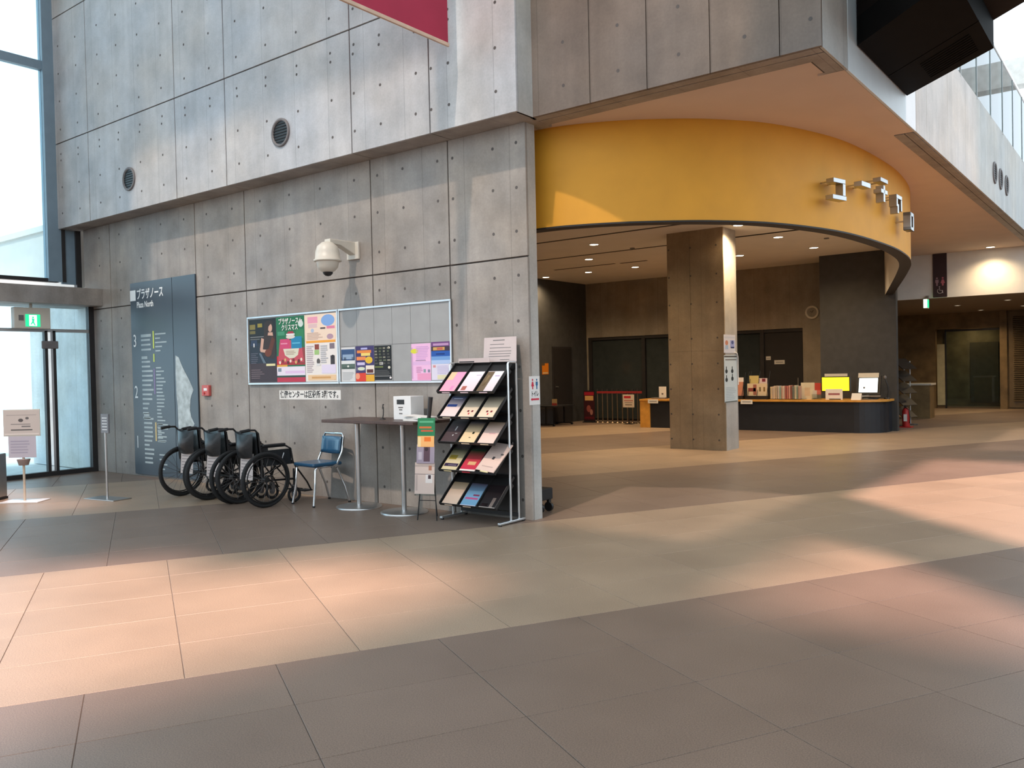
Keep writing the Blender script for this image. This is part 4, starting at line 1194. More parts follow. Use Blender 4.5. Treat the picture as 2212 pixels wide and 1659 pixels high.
for ti, zf in enumerate(tiers):
    # tray local: u across, v up the slope
    org = Vector((0, -.21, zf))
    vv = Vector((0, math.cos(R_(43)), math.sin(R_(43))))
    nn = Vector((0, -math.sin(R_(43)), math.cos(R_(43))))
    mt_ = Matrix(((1, vv.x, nn.x, 0), (0, vv.y, nn.y, org.y), (0, vv.z, nn.z, org.z), (0, 0, 0, 1)))
    b = MB(); b.bx(-.362, .362, 0, .40, -.008, 0, mtx=mt_); tr = b.build('tray', 'black', t)
    b = MB(); b.bx(-.362, .362, -.006, 0, -.008, .022, mtx=mt_); b.build('tray_lip', 'black', tr)
    b = MB(); b.bx(-.362, .362, .395, .40, 0, .03, mtx=mt_); b.build('tray_back', 'black', tr)
    for x in (-.362, -.121, .121, .362):
        b = MB(); b.bx(x - .004, x + .004, 0, .40, 0, .024, mtx=mt_); b.build('divider', 'black', tr)
    b = MB(); b.bx(-.362, .362, .30, .34, -.05, -.008, mtx=mt_); b.build('tray_arm', 'black', tr)
    for ci in range(3):
        if ti < 5:
            c0, c1, lb = bro[ti][ci]
            x0 = -.241 + ci * .241
            big = (ti == 3 and ci == 2)
            p = thing('brochure', lb, 'brochure', (-5.40 + x0, 6.44 - .21, zf), 0, 'brochures on the rack')
            W2, H2 = (.198, .285) if not big else (.24, .36)
            mloc = mt_.copy(); mloc.translation = Vector((0, 0, 0))
            if big:
                mloc = mloc @ Matrix.Rotation(R_(-7), 4, 'Z') @ Matrix.Translation((0, .0, .026))
            b = MB()
            b.bx(-W2 / 2, W2 / 2, .004, H2, .0015, .010, hx(c1), mtx=mloc)
            kz = .0105
            A_, B_ = Vector(hx(c0)), Vector(hx(c1))
            split = {0: .0, 1: .45, 2: .5, 3: .4, 4: .45}[ti]
            steps = 8
            for s_ in range(steps):
                f0 = split + (1 - split) * s_ / steps; f1 = split + (1 - split) * (s_ + 1) / steps
                cc = A_.lerp(B_, 1 - (s_ + 1) / steps) if ti else A_.lerp(B_, .25 * (1 - s_ / steps))
                b.quad(*[mloc @ Vector((q0 * W2 / 2, .004 + (H2 - .004) * q1, kz)) for q0, q1 in ((-1, f0), (1, f0), (1, f1), (-1, f1))], col=tuple(cc))
            def sp(cx0, cx1, cv0, cv1, h):
                b.quad(*[mloc @ Vector((q0 * W2, H2 * q1, kz + .0004)) for q0, q1 in ((cx0, cv0), (cx1, cv0), (cx1, cv1), (cx0, cv1))], col=hx(h))
            if (ti, ci) == (0, 0): sp(-.5, -.1, .6, 1, 'eec09a'); sp(.1, .3, .1, .3, 'e08ab8')
            if (ti, ci) == (0, 1): sp(-.35, -.05, .08, .28, 'a85f55'); sp(.1, .4, .8, .83, 'b8a8c0')
            if (ti, ci) == (0, 2): sp(-.5, -.05, .02, .98, '6b5a46'); sp(-.35, -.2, .3, .8, 'a8906a'); sp(.1, .4, .75, .79, 'a890c0')
            if (ti, ci) == (1, 0): sp(-.45, .2, .5, .62, '2d4a94'); sp(-.3, .3, .88, .92, 'b8c0d8')
            if ti == 1 and ci: sp(-.1, .02, .26, .34, '7a2030'); sp(.16, .28, .26, .34, '7a2030'); sp(.04, .12, .14, .22, 'c83040')
            if (ti, ci) == (2, 0): sp(.0, .08, .55, .75, 'b0b0b0'); sp(.15, .3, .4, .44, '909090'); sp(.05, .12, .3, .36, 'c0c0c0')
            if (ti, ci) == (2, 1): sp(.05, .18, .42, .52, '2c3020'); sp(-.02, .1, .24, .27, '40382c')
            if (ti, ci) == (2, 2): sp(-.1, .3, .45, .5, 'd8a8a8')
            if (ti, ci) == (3, 0): sp(-.4, .1, .5, .7, '8a7a2e'); sp(-.45, .45, .18, .32, '3a2c48'); sp(-.2, .35, .22, .26, 'd8c8d8')
            if (ti, ci) == (3, 1): sp(-.5, .5, .10, .22, 'c8304a'); sp(-.5, .5, .02, .10, 'f0e4dc'); sp(-.2, .3, .3, .45, 'd8a878')
            if (ti, ci) == (3, 2): sp(-.05, .08, .42, .52, '4a4648'); sp(.25, .4, .6, .66, '66605c'); sp(-.3, .3, .15, .18, 'c0a498')
            if (ti, ci) == (4, 1): sp(-.4, .4, .3, .38, 'c05888'); sp(-.5, .5, .0, .05, 'e8e0f0'); sp(0, .4, .45, .52, '803858')
            if (ti, ci) == (4, 2): sp(-.5, .5, .05, 1, '1d1517'); sp(.1, .3, .05, .45, 'd0b8ac'); sp(-.4, .0, .08, .2, '5a2024')
            b.build('cover', 'print', p)
            b = MB()
            if not (ti == 2 and ci == 0) and not (ti == 4 and ci == 2):
                b.bx(-.05, .05, -.010, .004, .002, .012, hx(['f0d8e4', 'eadcc8', 'e8d4b8', 'e8d8a8', 'eed4bc'][ti]) if (ti, ci) != (3, 1) else hx('d03048'), mtx=mloc)
            else:
                b.bx(-.05, .05, -.004, .004, .002, .006, hx('2a2426'), mtx=mloc)
            b.build('index_tab', 'print', p)

t = thing('acrylic_notice', 'pinkish paper notice leaning on top of the brochure rack', 'notice', (-5.22, 6.56, 1.578))
b = MB(); b.add([(-.21, 0, 0), (.21, 0, 0), (.17, .06, .25), (-.24, .06, .25), (-.21, .004, 0), (.21, .004, 0), (.17, .064, .25), (-.24, .064, .25)], [(0, 1, 2, 3), (7, 6, 5, 4), (3, 2, 6, 7), (0, 4, 5, 1), (1, 5, 6, 2), (0, 3, 7, 4)]); b.build('sheet', 'pink_paper', t)
b = MB()
for k, (x0, x1, v) in enumerate(((-.12, .03, .86), (-.15, .03, .70), (-.15, .12, .56), (-.15, .13, .42), (-.15, .13, .32), (-.15, .12, .22), (.0, .12, .08))):
    z = .25 * v; y = .06 * v - .0012; h = .009 if k == 0 else .006
    b.quad((x0, y, z), (x1, y, z), (x1, y + .002, z + h), (x0, y + .002, z + h))
b.build('print_lines', 'ink_grey', t)
t = thing('header_card', 'low pale header strip lying on the left top of the rack', 'notice', (-5.56, 6.50, 1.578))
b = MB(); b.bx(-.15, .26, 0, .003, 0, .045); b.build('card', 'pink_paper', t)
b = MB(); b.bx(-.14, .06, -.001, 0, .004, .016); b.build('print_line', 'ink', t)

# ------------------------------------------------ wire flyer stand (easel)
t = thing('flyer_stand', 'slim wire stand holding green, orange and white flyers beside the rack', 'stand', (-5.885, 6.20, 0), R_(20))
for pts_ in ([(-.105, -.06, 0.0), (-.06, .0, .62), (-.05, .02, 1.0)], [(.105, -.06, 0.0), (.06, .0, .62), (.05, .02, 1.0)], [(0, .20, 0.0), (0, .03, 1.0)]):
    b = MB(); b.tube(pts_, .006, 6); b.build('leg', 'black', t)
b = MB(); b.tube([(-.09, -.045, .20), (.09, -.045, .20)], .004, 6); b.tube([(-.075, -.02, .45), (.075, -.02, .45)], .004, 6); b.tube([(-.05, .02, 1.0), (.05, .02, 1.0)], .004, 6); b.build('wire_rung', 'black', t)
b = MB(); b.cyl((0, .03, .98), (0.03, .03, 1.24), .018, .024, n=10); b.build('top_holder', 'frame_dark', t)
for nm, x0, x1, y_, z0, z1, base, its in (('green_flyer', -.10, .09, -.005, .84, 1.03, '2c7a52', [(.1, .9, .75, .85, hx('5aa880')), (.1, .8, .45, .55, hx('c86a3a')), (.2, .9, .28, .36, hx('c8583a'))]),
                                         ('orange_flyer', -.095, .085, -.02, .74, .85, 'e8b070', [(.4, .8, .5, .9, hx('e0742c')), (0, .2, 0, .9, hx('e8cf9a'))]),
                                         ('grey_flyer', -.105, .09, -.035, .575, .765, '9a90a0', [(.4, .75, .1, .9, hx('5a4450')), ('e', .55, .75, .1, .1, hx('3a2c34')), (.1, .3, .2, .6, hx('b8b0bc'))]),
                                         ('white_flyer', -.125, .09, -.055, .27, .585, 'd8c4ba', [(.0, 1, .86, .92, hx('b8a8a0')), (.55, .9, .35, .62, hx('e8e0dc')), (.68, .82, .48, .6, hx('4a3a40')), (0, 1, .62, .635, hx('6a5a58')), (.05, .15, .1, .6, hx('c0aca4')), (.7, .85, .75, .9, hx('b07860'))])):
    p = sheet(t, x1 - x0, z1 - z0, hx(base), its, nm)
    p.location = (x0, y_ - .02, z0); p.rotation_euler = (R_(-6), 0, 0)
b = MB(); b.bx(-.13, .10, -.06, -.055, .26, .40); b.bx(-.13, .10, -.07, -.03, .252, .26); b.build('clear_pocket', 'acrylic', t)

# ------------------------------------------------ stands by the entrance
t = thing('sign_post', 'thin steel sign post with a narrow grey plate, on a flat base', 'sign', (-10.39, 5.17, 0), R_(10))
b = MB(); b.bx(-.28, .28, -.13, .13, 0, .012); b.build('base', 'steel', t, 0.003)
b = MB(); b.cyl((0, 0, .012), (0, 0, .83), .013, n=12); b.build('pole', 'steel', t)
b = MB(); b.bx(-.07, .07, -.012, .012, .82, 1.06); b.build('plate', mat('grey_sign_plate', (0.20, 0.21, 0.23), 0.4), t, 0.004)
b = MB()
for k in range(5): b.bx(-.045, .045, -.0135, -.012, .86 + k * .036, .87 + k * .036)
b.build('print_lines', 'sign_white', t)
t = thing('notice_stand', 'white-paper notice stand with a pale post by the glass door', 'sign', (-11.15, 4.52, 0), R_(38))
b = MB(); b.bx(-.24, .24, -.15, .15, 0, .012); b.build('base', 'white', t, 0.003)
b = MB(); b.cyl((0, 0, .012), (0, 0, .86), .014, n=12); b.build('pole', mat('beige_pole', (0.62, 0.50, 0.38), 0.5), t)
sh = sheet(t, .44, .31, hx('c4bab2'), [(.08, .92, .80, .815, hx('8a8480')), ('e', .48, .6, .07, .07, hx('5a5654')), ('e', .66, .68, .05, .05, hx('6a6664')), (.2, .75, .43, .46, hx('8a8480')), (.5, .75, .33, .38, hx('7a7674')), (.2, .8, .20, .24, hx('4a4846')), (.02, .98, .02, .08, hx('d8cfc6'))], 'upper_notice')
sh.location = (-.22, -.02, .82)
b = MB(); b.bx(-.225, .225, -.02, -.012, .81, 1.14); b.build('notice_board_plate', 'ivory', t)
sh = sheet(t, .34, .27, hx('b9b4bd'), lines(.08, .9, .2, .85, 5, hx('a39eac')), 'lower_notice'); sh.location = (-.17, -.018, .545)
b = MB(); b.lathe([(.055, .45), (.075, .52), (.075, .525), (.06, .525)], 14); b.build('small_cup', mat('brown_cup', (0.26, 0.19, 0.17), 0.5), t)
t = thing('waste_bin', 'brushed steel waste bin at the left edge', 'bin', (-11.68, 4.28, 0), R_(38))
b = MB(); b.bx(-.17, .17, -.17, .17, .03, .58); b.build('body', 'steel', t, 0.01)
b = MB(); b.bx(-.175, .175, -.175, .175, 0, .03); b.build('plinth', 'rubber', t)
b = MB(); b.bx(-.12, .12, -.12, .12, .575, .588); b.build('lid_opening', 'black', t)

# exit sign over the door
t = thing('exit_sign', 'ivory exit sign box with a glowing green running-man panel over the door', 'sign', (-13.62, 5.69, 2.28), PI / 2)
b = MB(); b.bx(-.26, .26, -.06, .06, 0, .32); b.build('housing', 'ivory', t, 0.01)
b = MB(); b.bx(-.105, .105, -.066, -.058, .03, .215); b.build('green_panel', 'exit_g', t)
b = MB(); b.bx(-.055, .055, -.068, -.0665, .04, .205); b.build('white_doorway', 'exit_w', t)
b = MB(); b.cyl((.0, -.0685, .17), (.0, -.0695, .17), .014, n=10)
b.add([(-.02, -.0695, .155), (.02, -.0695, .15), (.012, -.0695, .10), (.035, -.0695, .05), (.02, -.0695, .045), (-.002, -.0695, .085), (-.03, -.0695, .055), (-.038, -.0695, .065), (-.012, -.0695, .11)], [tuple(range(9))]); b.build('running_man', 'exit_g', t)
b = MB(); b.bx(-.20, -.13, -.066, -.06, .12, .20); b.build('speaker_grille', 'ink_grey', t)
b = MB(); b.cyl((0, 0, .32), (0, 0, .40), .02, n=10); b.build('hanger', 'ivory', t)
# ================================================================== RECEPTION
# counter
t = thing('reception_counter', 'long low reception counter with orange wooden top and dark front', 'counter', (-7.3, 18.7, 0))
def cpoly(ins, xl):
    pts_ = [(xl, .30 - 0), (xl, -.30 + ins)]
    xr_, r_ = 2.75 - ins, .55
    pts_ += [(xr_ - r_ + r_ * math.sin(a), -.30 + ins + r_ - r_ * math.cos(a)) for a in [PI / 2 * k / 8 for k in range(9)]]
    pts_ += [(xr_, .58), (1.2, .58), (1.2, .30)]
    return pts_
b = MB(); b.prism(cpoly(0, -2.95), .655, .70); b.build('wooden_top', 'counter_wood', t, 0.004)
b = MB(); b.prism(cpoly(.06, -2.68), .0, .655); b.build('dark_front', 'counter_front', t)
b = MB(); b.bx(-2.95, -2.68, -.28, .30, 0, .655); b.build('wooden_end', 'counter_wood', t, 0.004)
def on_counter(name, label, cat, x, y=18.7, z=.70, rz=0, group=None):
    return thing(name, label, cat, (x, y, z), rz, group)
for x, l in ((-9.87, 'white name card on the front edge at the left end of the counter'), (-7.49, 'white name card on the counter edge right of the column')):
    q = on_counter('name_card', l, 'card', x, 18.40, .60, 0, 'cards on the counter edge')
    b = MB(); b.bx(-.14, .14, -.004, 0, 0, .095); b.build('card', 'paper', q)
    b = MB(); b.bx(-.10, .10, -.005, -.004, .04, .055); b.build('print_line', 'ink_grey', q)
q = on_counter('desk_notice', 'small white notice standing at the left end of the counter', 'notice', -9.76)
b = MB(); b.bx(-.10, .10, -.004, .0, 0, .30); b.build('sheet', 'paper', q)
b = MB(); b.bx(-.03, .02, -.005, -.004, .10, .14); b.build('print_mark', 'ink_grey', q)
b = MB(); b.bx(-.28, .10, -.08, .1, 0, .03); b.build('tray', 'ink_grey', q)
q = on_counter('sanitizer_bottle', 'dark pump bottle on the counter just left of the column', 'bottle', -9.52)
b = MB(); b.lathe([(.05, 0), (.05, .2), (.035, .25), (.015, .27), (.015, .33)], 16); b.build('body', 'black', q)
b = MB(); b.cyl((0, 0, .32), (0, 0, .36), .012, n=10); b.bx(-.01, .06, -.01, .01, .35, .37); b.build('pump', 'black', q)
# wire leaflet holders
q = on_counter('leaflet_holder', 'wire leaflet holder with salmon sheets beside the column', 'leaflet holder', -7.76, 18.6)
b = MB(); b.bx(-.16, .10, .0, .05, .08, .40); b.build('salmon_sheets', mat('salmon_paper', (0.62, 0.27, 0.17), 0.7), q)
b = MB(); b.bx(-.18, .12, -.06, .14, 0, .08); b.build('base', 'black', q)
b = MB(); b.tube([(.10, -.05, .08), (.14, .10, .62)], .007, 6); b.tube([(-.16, -.05, .08), (-.14, .10, .50)], .007, 6); b.build('wire', 'black', q)
b = MB(); b.bx(-.14, .10, .06, .065, .40, .50); b.build('white_sheet', 'paper', q)
q = on_counter('leaflet_holder', 'tall wire leaflet holder with cream sheets on the counter', 'leaflet holder', -7.32, 18.6)
b = MB(); b.bx(-.22, .24, -.02, .03, .08, .36, hx('dcc8a8'))
for x0, x1, z0, z1, c in ((-.20, -.02, .18, .26, '8a4a44'), (-.08, .0, .1, .34, 'a06a5c'), (.06, .10, .18, .28, '7a6a48'), (.16, .20, .18, .28, '8a7048')):
    b.bx(x0, x1, -.022, -.02, z0, z1, hx(c))
b.build('cream_sheets', 'print', q)
b = MB(); b.bx(-.20, .02, .06, .07, .36, .54, hx('c8b87a')); b.bx(.03, .22, .06, .07, .36, .48, hx('d8c4c4')); b.bx(.10, .18, .058, .06, .40, .47, hx('7a3444')); b.build('rear_sheets', 'print', q)
b = MB(); b.bx(-.25, .27, -.08, .16, 0, .08); b.build('base', 'black', q)
b = MB()
for x in (-.24, -.19, .02, .25):
    b.tube([(x, -.06, .08), (x + .02, .12, .64)], .006, 6)
b.build('wire', 'black', q)
# row of booklets
cols = ['d8c4a0', 'c8b8a8', 'd0bca4', 'b8a890', 'c4b8b0', '9ab0a4', 'c8a898', 'd8c8b8', 'a86a60', 'c07a70', 'd0a090', '8a5a50', '7a8078', 'c8c0a8', '98a898', 'b89888']
for i, c in enumerate(cols):
    x = -6.98 + i * .042
    hh = .27 + .03 * random.random()
    lab = ['tan', 'greyish', 'beige', 'khaki', 'grey-pink', 'pale green', 'dusty pink', 'ivory', 'brick red', 'coral', 'peach', 'brown', 'slate', 'pale straw', 'sage', 'rosy brown'][i]
    q = on_counter('booklet', f'{lab} booklet standing in the upright row on the counter', 'booklet', x, 18.66, .715, R_(random.uniform(-3, 3)), 'booklets standing on the counter')
    b = MB(); b.bx(-.017, .017, -.10, .10, 0, hh, hx(c)); b.build('cover', 'print', q, 0.002)
    b = MB(); b.bx(-.014, .014, -.101, -.1, .03, hh - .03, tuple(v * .8 for v in hx(c))); b.build('spine_print', 'print', q)
q = on_counter('booklet_tray', 'shallow clear tray under the row of booklets', 'tray', -6.65, 18.66)
b = MB(); b.bx(-.38, .42, -.13, .13, 0, .014); b.build('tray', 'acrylic', q)
q = on_counter('display_card', 'cream display card standing left of the yellow screen', 'card', -6.2)
b = MB(); b.bx(-.15, .15, -.005, 0, 0, .37); b.build('card', mat('cream_card', (0.62, 0.56, 0.40), 0.7), q)
b = MB(); b.bx(-.07, .05, -.006, -.005, .08, .26); b.build('print', mat('tan_print', (0.60, 0.46, 0.30), 0.7), q)
q = on_counter('red_leaflets', 'small red and white leaflets in a clear holder by the yellow screen', 'leaflets', -6.0)
b = MB(); b.bx(-.09, .09, .0, .01, .14, .36, hx('b8483c')); b.bx(-.09, .0, -.012, -.002, .02, .20, hx('c8c0b4')); b.bx(-.08, .09, -.01, 0, .10, .2, hx('c87060')); b.build('sheets', 'print', q)
b = MB(); b.bx(-.10, .10, -.04, -.035, 0, .12); b.bx(-.10, .10, -.04, .04, 0, .01); b.build('holder', 'acrylic', q)
# yellow screen
q = on_counter('monitor', 'monitor with a bright yellow screen standing on the counter', 'monitor', -5.59, 18.66)
b = MB(); b.bx(-.31, .31, 0, .04, .17, .50); b.build('bezel', 'black', q, 0.006)
b = MB(); b.bx(-.285, .285, -.004, 0, .19, .48); b.build('screen', 'screen_y', q)
b = MB(); b.bx(-.03, .03, .02, .05, .02, .2); b.bx(-.12, .12, -.06, .10, 0, .02); b.build('foot', 'black', q)
b = MB(); b.bx(-.23, .25, .0, .006, .50, .56); b.build('top_label', 'ivory', q)
b = MB(); b.bx(-.20, .16, -.05, -.045, .0, .23); b.build('front_notice', 'paper', q)
b = MB(); b.bx(-.14, .10, -.051, -.05, .10, .14); b.build('notice_print', 'pinkink', q)
q = on_counter('small_card', 'small white card tent between the two screens', 'card', -5.13, 18.55)
b = MB(); b.add([(-.10, -.05, 0), (.10, -.05, 0), (.11, .0, .14), (-.09, .0, .14), (-.10, .05, 0), (.10, .05, 0)], [(0, 1, 2, 3), (3, 2, 5, 4)]); b.build('card', 'paper', q)
q = on_counter('touch_terminal', 'black touch terminal with a white lit screen at the counter end', 'terminal', -4.98, 18.85)
b = MB(); tl = Matrix.Translation((0, 0, .10)) @ Matrix.Rotation(R_(-14), 4, 'X')
b.bx(-.25, .25, 0, .05, .0, .42, mtx=tl); b.build('bezel', 'black', q)
b = MB(); b.bx(-.19, .19, -.004, 0, .05, .36, mtx=tl); b.build('screen', 'screen', q)
b = MB(); b.bx(-.10, -.06, -.005, -.004, .13, .17, mtx=tl); b.build('screen_mark', 'ink_grey', q)
b = MB(); b.bx(-.21, .21, -.02, -.012, .37, .47, mtx=tl); b.build('top_notice', 'ivory', q)
b = MB(); b.lathe([(.20, 0), (.20, .02), (.06, .05), (.05, .12)], 24, o=(0, .05, 0)); b.build('stand', 'black', q)
b = MB(); b.bx(-.24, .28, -.1, -.04, .06, .085); b.build('tray', 'steel', q)
q = on_counter('microphone', 'gooseneck microphone standing beside the touch terminal', 'microphone', -4.63, 19.0)
b = MB(); b.lathe([(.06, 0), (.06, .03), (.02, .04)], 16); b.build('base', 'black', q)
b = MB(); b.tube([(0, 0, .03), (.03, 0, .15), (.02, 0, .28), (-.03, 0, .42)], .012, 8); b.build('gooseneck', 'black', q)
b = MB(); b.lathe([(.001, -.04), (.03, -.02), (.032, .02), (.001, .045)], 12, o=(-.035, 0, .46)); b.build('head', 'ink_grey', q)

# fire extinguisher
t = thing('fire_extinguisher', 'red fire extinguisher on the floor at the counter end', 'extinguisher', (-4.60, 20.5, 0))
b = MB(); b.lathe([(.075, 0), (.08, .02), (.08, .36), (.05, .43), (.02, .45)], 18); b.build('cylinder', 'red', t)
b = MB(); b.bx(-.02, .02, -.09, .04, .45, .50); b.build('handle', 'black', t)
b = MB(); b.tube([(0, -.03, .46), (.08, -.06, .40), (.10, -.05, .2), (.09, -.04, .1)], .01, 6); b.build('hose', 'black', t)
b = MB(); b.bx(-.03, .04, -.083, -.079, .14, .30); b.build('label', 'paper', t)
b = MB(); b.bx(-.13, .13, -.12, .12, 0, .02); b.build('stand', 'red', t)

# stanchions with red belts behind the counter
SX = [-12.22 + .155 * k for k in range(9)]
names = ['first', 'second', 'third', 'fourth', 'fifth', 'sixth', 'seventh', 'eighth', 'ninth', 'tenth']
for i, x in enumerate(SX):
    t = thing('stanchion', f'{names[i]} bronze queue post from the left in the row by the dark glass', 'queue post', (x, 19.62, 0), 0, 'queue posts by the dark glass')
    b = MB(); b.lathe([(.07, 0), (.07, .012), (.02, .03), (.018, .05)], 16); b.build('base', 'pole_bronze', t)
    b = MB(); b.cyl((0, 0, .03), (0, 0, .82), .018, n=10); b.build('pole', 'pole_bronze', t)
    b = MB(); b.cyl((0, 0, .80), (0, 0, .92), .030, n=12); b.build('head', 'rubber', t)
    b = MB(); b.bx(0, .15, -.034, -.030, .80, .86); b.build('belt', 'belt', t)
t = thing('caution_sign', 'white paper sign with red heading hung before the queue posts', 'sign', (-11.1, 19.35, 0))
sh = sheet(t, .34, .34, hx('c8b8a8'), [(.1, .7, .70, .88, hx('b02a34')), (.1, .9, .48, .56, hx('a86a60')), (.15, .85, .34, .40, hx('8a7a70')), (.2, .8, .16, .24, hx('7a6a60'))], 'paper'); sh.location = (-.17, 0, .44)
b = MB(); b.cyl((0, .01, 0), (0, .01, .5), .012, n=8); b.bx(-.12, .12, -.08, .1, 0, .01); b.build('post', 'black', t)
t = thing('poster_stand', 'dark red poster stand beside the queue posts', 'poster stand', (-12.48, 19.6, 0))
sh = sheet(t, .34, .80, hx('3a1a20'), [(.05, .95, .86, .97, hx('9a2030')), (.1, .9, .68, .84, hx('c89a60')), ('e', .45, .4, .2, .12, hx('8a4a44')), ('e', .7, .28, .14, .1, hx('9a6a60')), (.05, .95, .05, .12, hx('5a1a24'))], 'poster'); sh.location = (-.17, 0, .06)
b = MB(); b.bx(-.18, .18, .001, .02, 0.02, .88); b.bx(-.18, .18, -.08, .12, 0, .02); b.build('frame', 'black', t)

# folding desk and the paper on the left reception wall
t = thing('folding_desk', 'black folding desk against the dark wall left of the reception', 'desk', (-12.75, 18.35, 0))
b = MB(); b.bx(-.3, .3, -.5, .5, .50, .53); b.build('top', 'black', t, 0.004)
for y in (-.42, .42):
    b = MB(); b.bx(-.02, .02, y - .02, y + .02, .05, .5); b.bx(-.25, .25, y - .02, y + .02, .03, .06); b.build('leg', 'black', t)
    b = MB(); b.cyl((-.24, y - .02, .03), (-.24, y + .02, .03), .03, n=10); b.cyl((.24, y - .02, .03), (.24, y + .02, .03), .03, n=10); b.build('caster', 'rubber', t)
t = thing('desk_card', 'small red and cream card standing on the folding desk', 'card', (-12.7, 18.25, .53))
b = MB(); b.bx(-.08, .08, -.005, 0, 0, .17, hx('c8a878')); b.bx(-.08, .08, -.006, -.005, 0, .06, hx('b84a44')); b.build('card', 'print', t)
t = thing('orange_notice', 'orange paper notice on the dark wall beside the door', 'notice', (-13.098, 18.42, 1.35), PI / 2)
b = MB(); b.bx(-.15, .15, -.003, 0, 0, .30, hx('c8741e')); b.bx(-.12, .12, -.004, -.003, .02, .06, hx('c8a878')); b.bx(-.15, -.02, -.004, -.003, .24, .30, hx('5a4a34')); b.build('paper', 'print', t)

# notices on the rear door, round speaker ring
for x, z, w_, h_, l in ((-7.78, 1.60, .12, .09, 'tiny white label on the dark rear door, upper left'), (-7.5, 1.49, .26, .10, 'white paper label on the dark rear door, lower right')):
    t = thing('door_label', l, 'label', (x, 20.555, z))
    b = MB(); b.bx(-w_ / 2, w_ / 2, -.004, 0, 0, h_); b.build('paper', 'ivory', t)
    b = MB(); b.bx(-w_ * .35, w_ * .35, -.005, -.004, h_ * .4, h_ * .55); b.build('print_line', 'ink_grey', t)
t = thing('wall_clock', 'round pale ring on the rear concrete wall above the counter', 'clock', (-6.66, 20.5, 2.72))
b = MB(); n = 32; vs = []
for rr, d in ((.165, 0), (.165, -.03), (.15, -.04), (.115, -.03), (.11, -.01)):
    vs += [(rr * math.cos(2 * PI * i / n), d, rr * math.sin(2 * PI * i / n)) for i in range(n)]
b.add(vs, [(k * n + i, k * n + (i + 1) % n, (k + 1) * n + (i + 1) % n, (k + 1) * n + i) for k in range(4) for i in range(n)], smooth=True); b.build('ring', 'ivory', t)
b = MB(); b.cyl((0, -.012, 0), (0, -.005, 0), .112, n=32); b.build('face', 'conc_dark', t)
b = MB(); b.tube([(0, -.016, 0), (.03, -.016, .05)], .005, 6); b.tube([(0, -.016, 0), (-.05, -.016, .03)], .004, 6); b.build('hands', 'black', t)

# papers on the column's right face (faces +X)
t = thing('column_poster', 'small white notice with two pictures high on the column side', 'notice', (-6.03, 14.08, 1.71), PI / 2)
sh = sheet(t, .50, .32, hx('d8d8e0'), [(.05, .95, .80, .9, hx('c8ccd8')), ('e', .25, .55, .13, .14, hx('c88a70')), (.12, .38, .2, .42, hx('a8c0d8')), (.55, .92, .3, .7, hx('a0a8d8')), ('e', .75, .58, .1, .1, hx('505a90')), (.6, .9, .26, .34, hx('3a4470'))], 'paper'); sh.location = (-.24, 0, 0)
t = thing('column_poster', 'tall white poster with four dark bottle-shaped pictures on the column side', 'poster', (-6.03, 14.12, .84), PI / 2)
its = [(.02, .98, .955, .985, hx('5a5650')), (.1, .95, .89, .92, hx('8a8a88'))]
for cx_, cz_ in ((.17, .66), (.62, .66), (.17, .48), (.62, .50)):
    its += [('e', cx_, cz_, .09, .045, hx('2c3438')), (cx_ - .03, cx_ + .03, cz_, cz_ + .10, hx('2c3438'))]
its += lines(.1, .9, .06, .34, 8, hx('b8c4c8')) + [(.02, .98, .0, .025, hx('6a706c'))]
sh = sheet(t, .56, .83, hx('cfdadc'), its, 'paper'); sh.location = (-.28, 0, 0)
b = MB(); b.tube([(.30, -.01, .30), (.30, -.01, .80), (.27, -.01, .86), (.18, -.01, .88)], .012, 8); b.build('wire_hook', 'white', t)

# ------------------------------------------------ raised katakana letters on the bulkhead
def drum_at(y):
    for i in range(len(dc) - 1):
        if dc[i].y <= y <= dc[i + 1].y and dc[i].x > -5.5:
            f_ = (y - dc[i].y) / (dc[i + 1].y - dc[i].y)
            return dc[i].lerp(dc[i + 1], f_), dn[i].lerp(dn[i + 1], f_)
GL = [('first raised letter on the bulkhead, pale, shaped like an open bracket', 9.27, 3.19, [(0, .28, .22, .28), (.22, .28, .06, .22), (-.02, .30, 0, .06)]),
      ('second raised letter on the bulkhead, a single bright bar', 9.83, 3.36, [(0, .30, .05, .12)]),
      ('third raised letter on the bulkhead, topped by a dark slanted bar', 10.40, 3.31, [(-.02, .30, .28, .34), (.10, .17, .0, .24), (0, .28, .12, .18)]),
      ('fourth raised letter on the bulkhead, blocky with a central gap', 10.98, 3.25, [(0, .30, .22, .28), (.24, .30, .05, .22), (.05, .12, .0, .14), (0, .06, .1, .22)]),
      ('last raised letter on the bulkhead, at its right end', 11.65, 3.13, [(0, .06, 0, .28), (.0, .28, .22, .28), (.22, .28, 0, .28), (0, .28, 0, .05)])]
for l, y, z, bars in GL:
    p, n_ = drum_at(y)
    ang = math.atan2(n_.y, n_.x) + PI / 2
    t = thing('raised_letter', l, 'letter', (p.x, p.y, z), ang, 'raised letters on the bulkhead')
    for x0, x1, z0, z1 in bars:
        b = MB(); b.bx((x0 - .15) * .8, (x1 - .15) * .8, -.18, -.09, z0 * .8 + .03, z1 * .8 + .03); b.build('stroke', 'letter', t, 0.003)
    x0, x1, z0, z1 = bars[0]
    for xx in ((x0 - .10) * .8, (x1 - .20) * .8):
        b = MB(); b.cyl((xx, -.09, (z0 + z1) * .4 + .03), (xx, 0.0, (z0 + z1) * .4 + .03), .008, n=8); b.build('stand_off', 'steel', t)

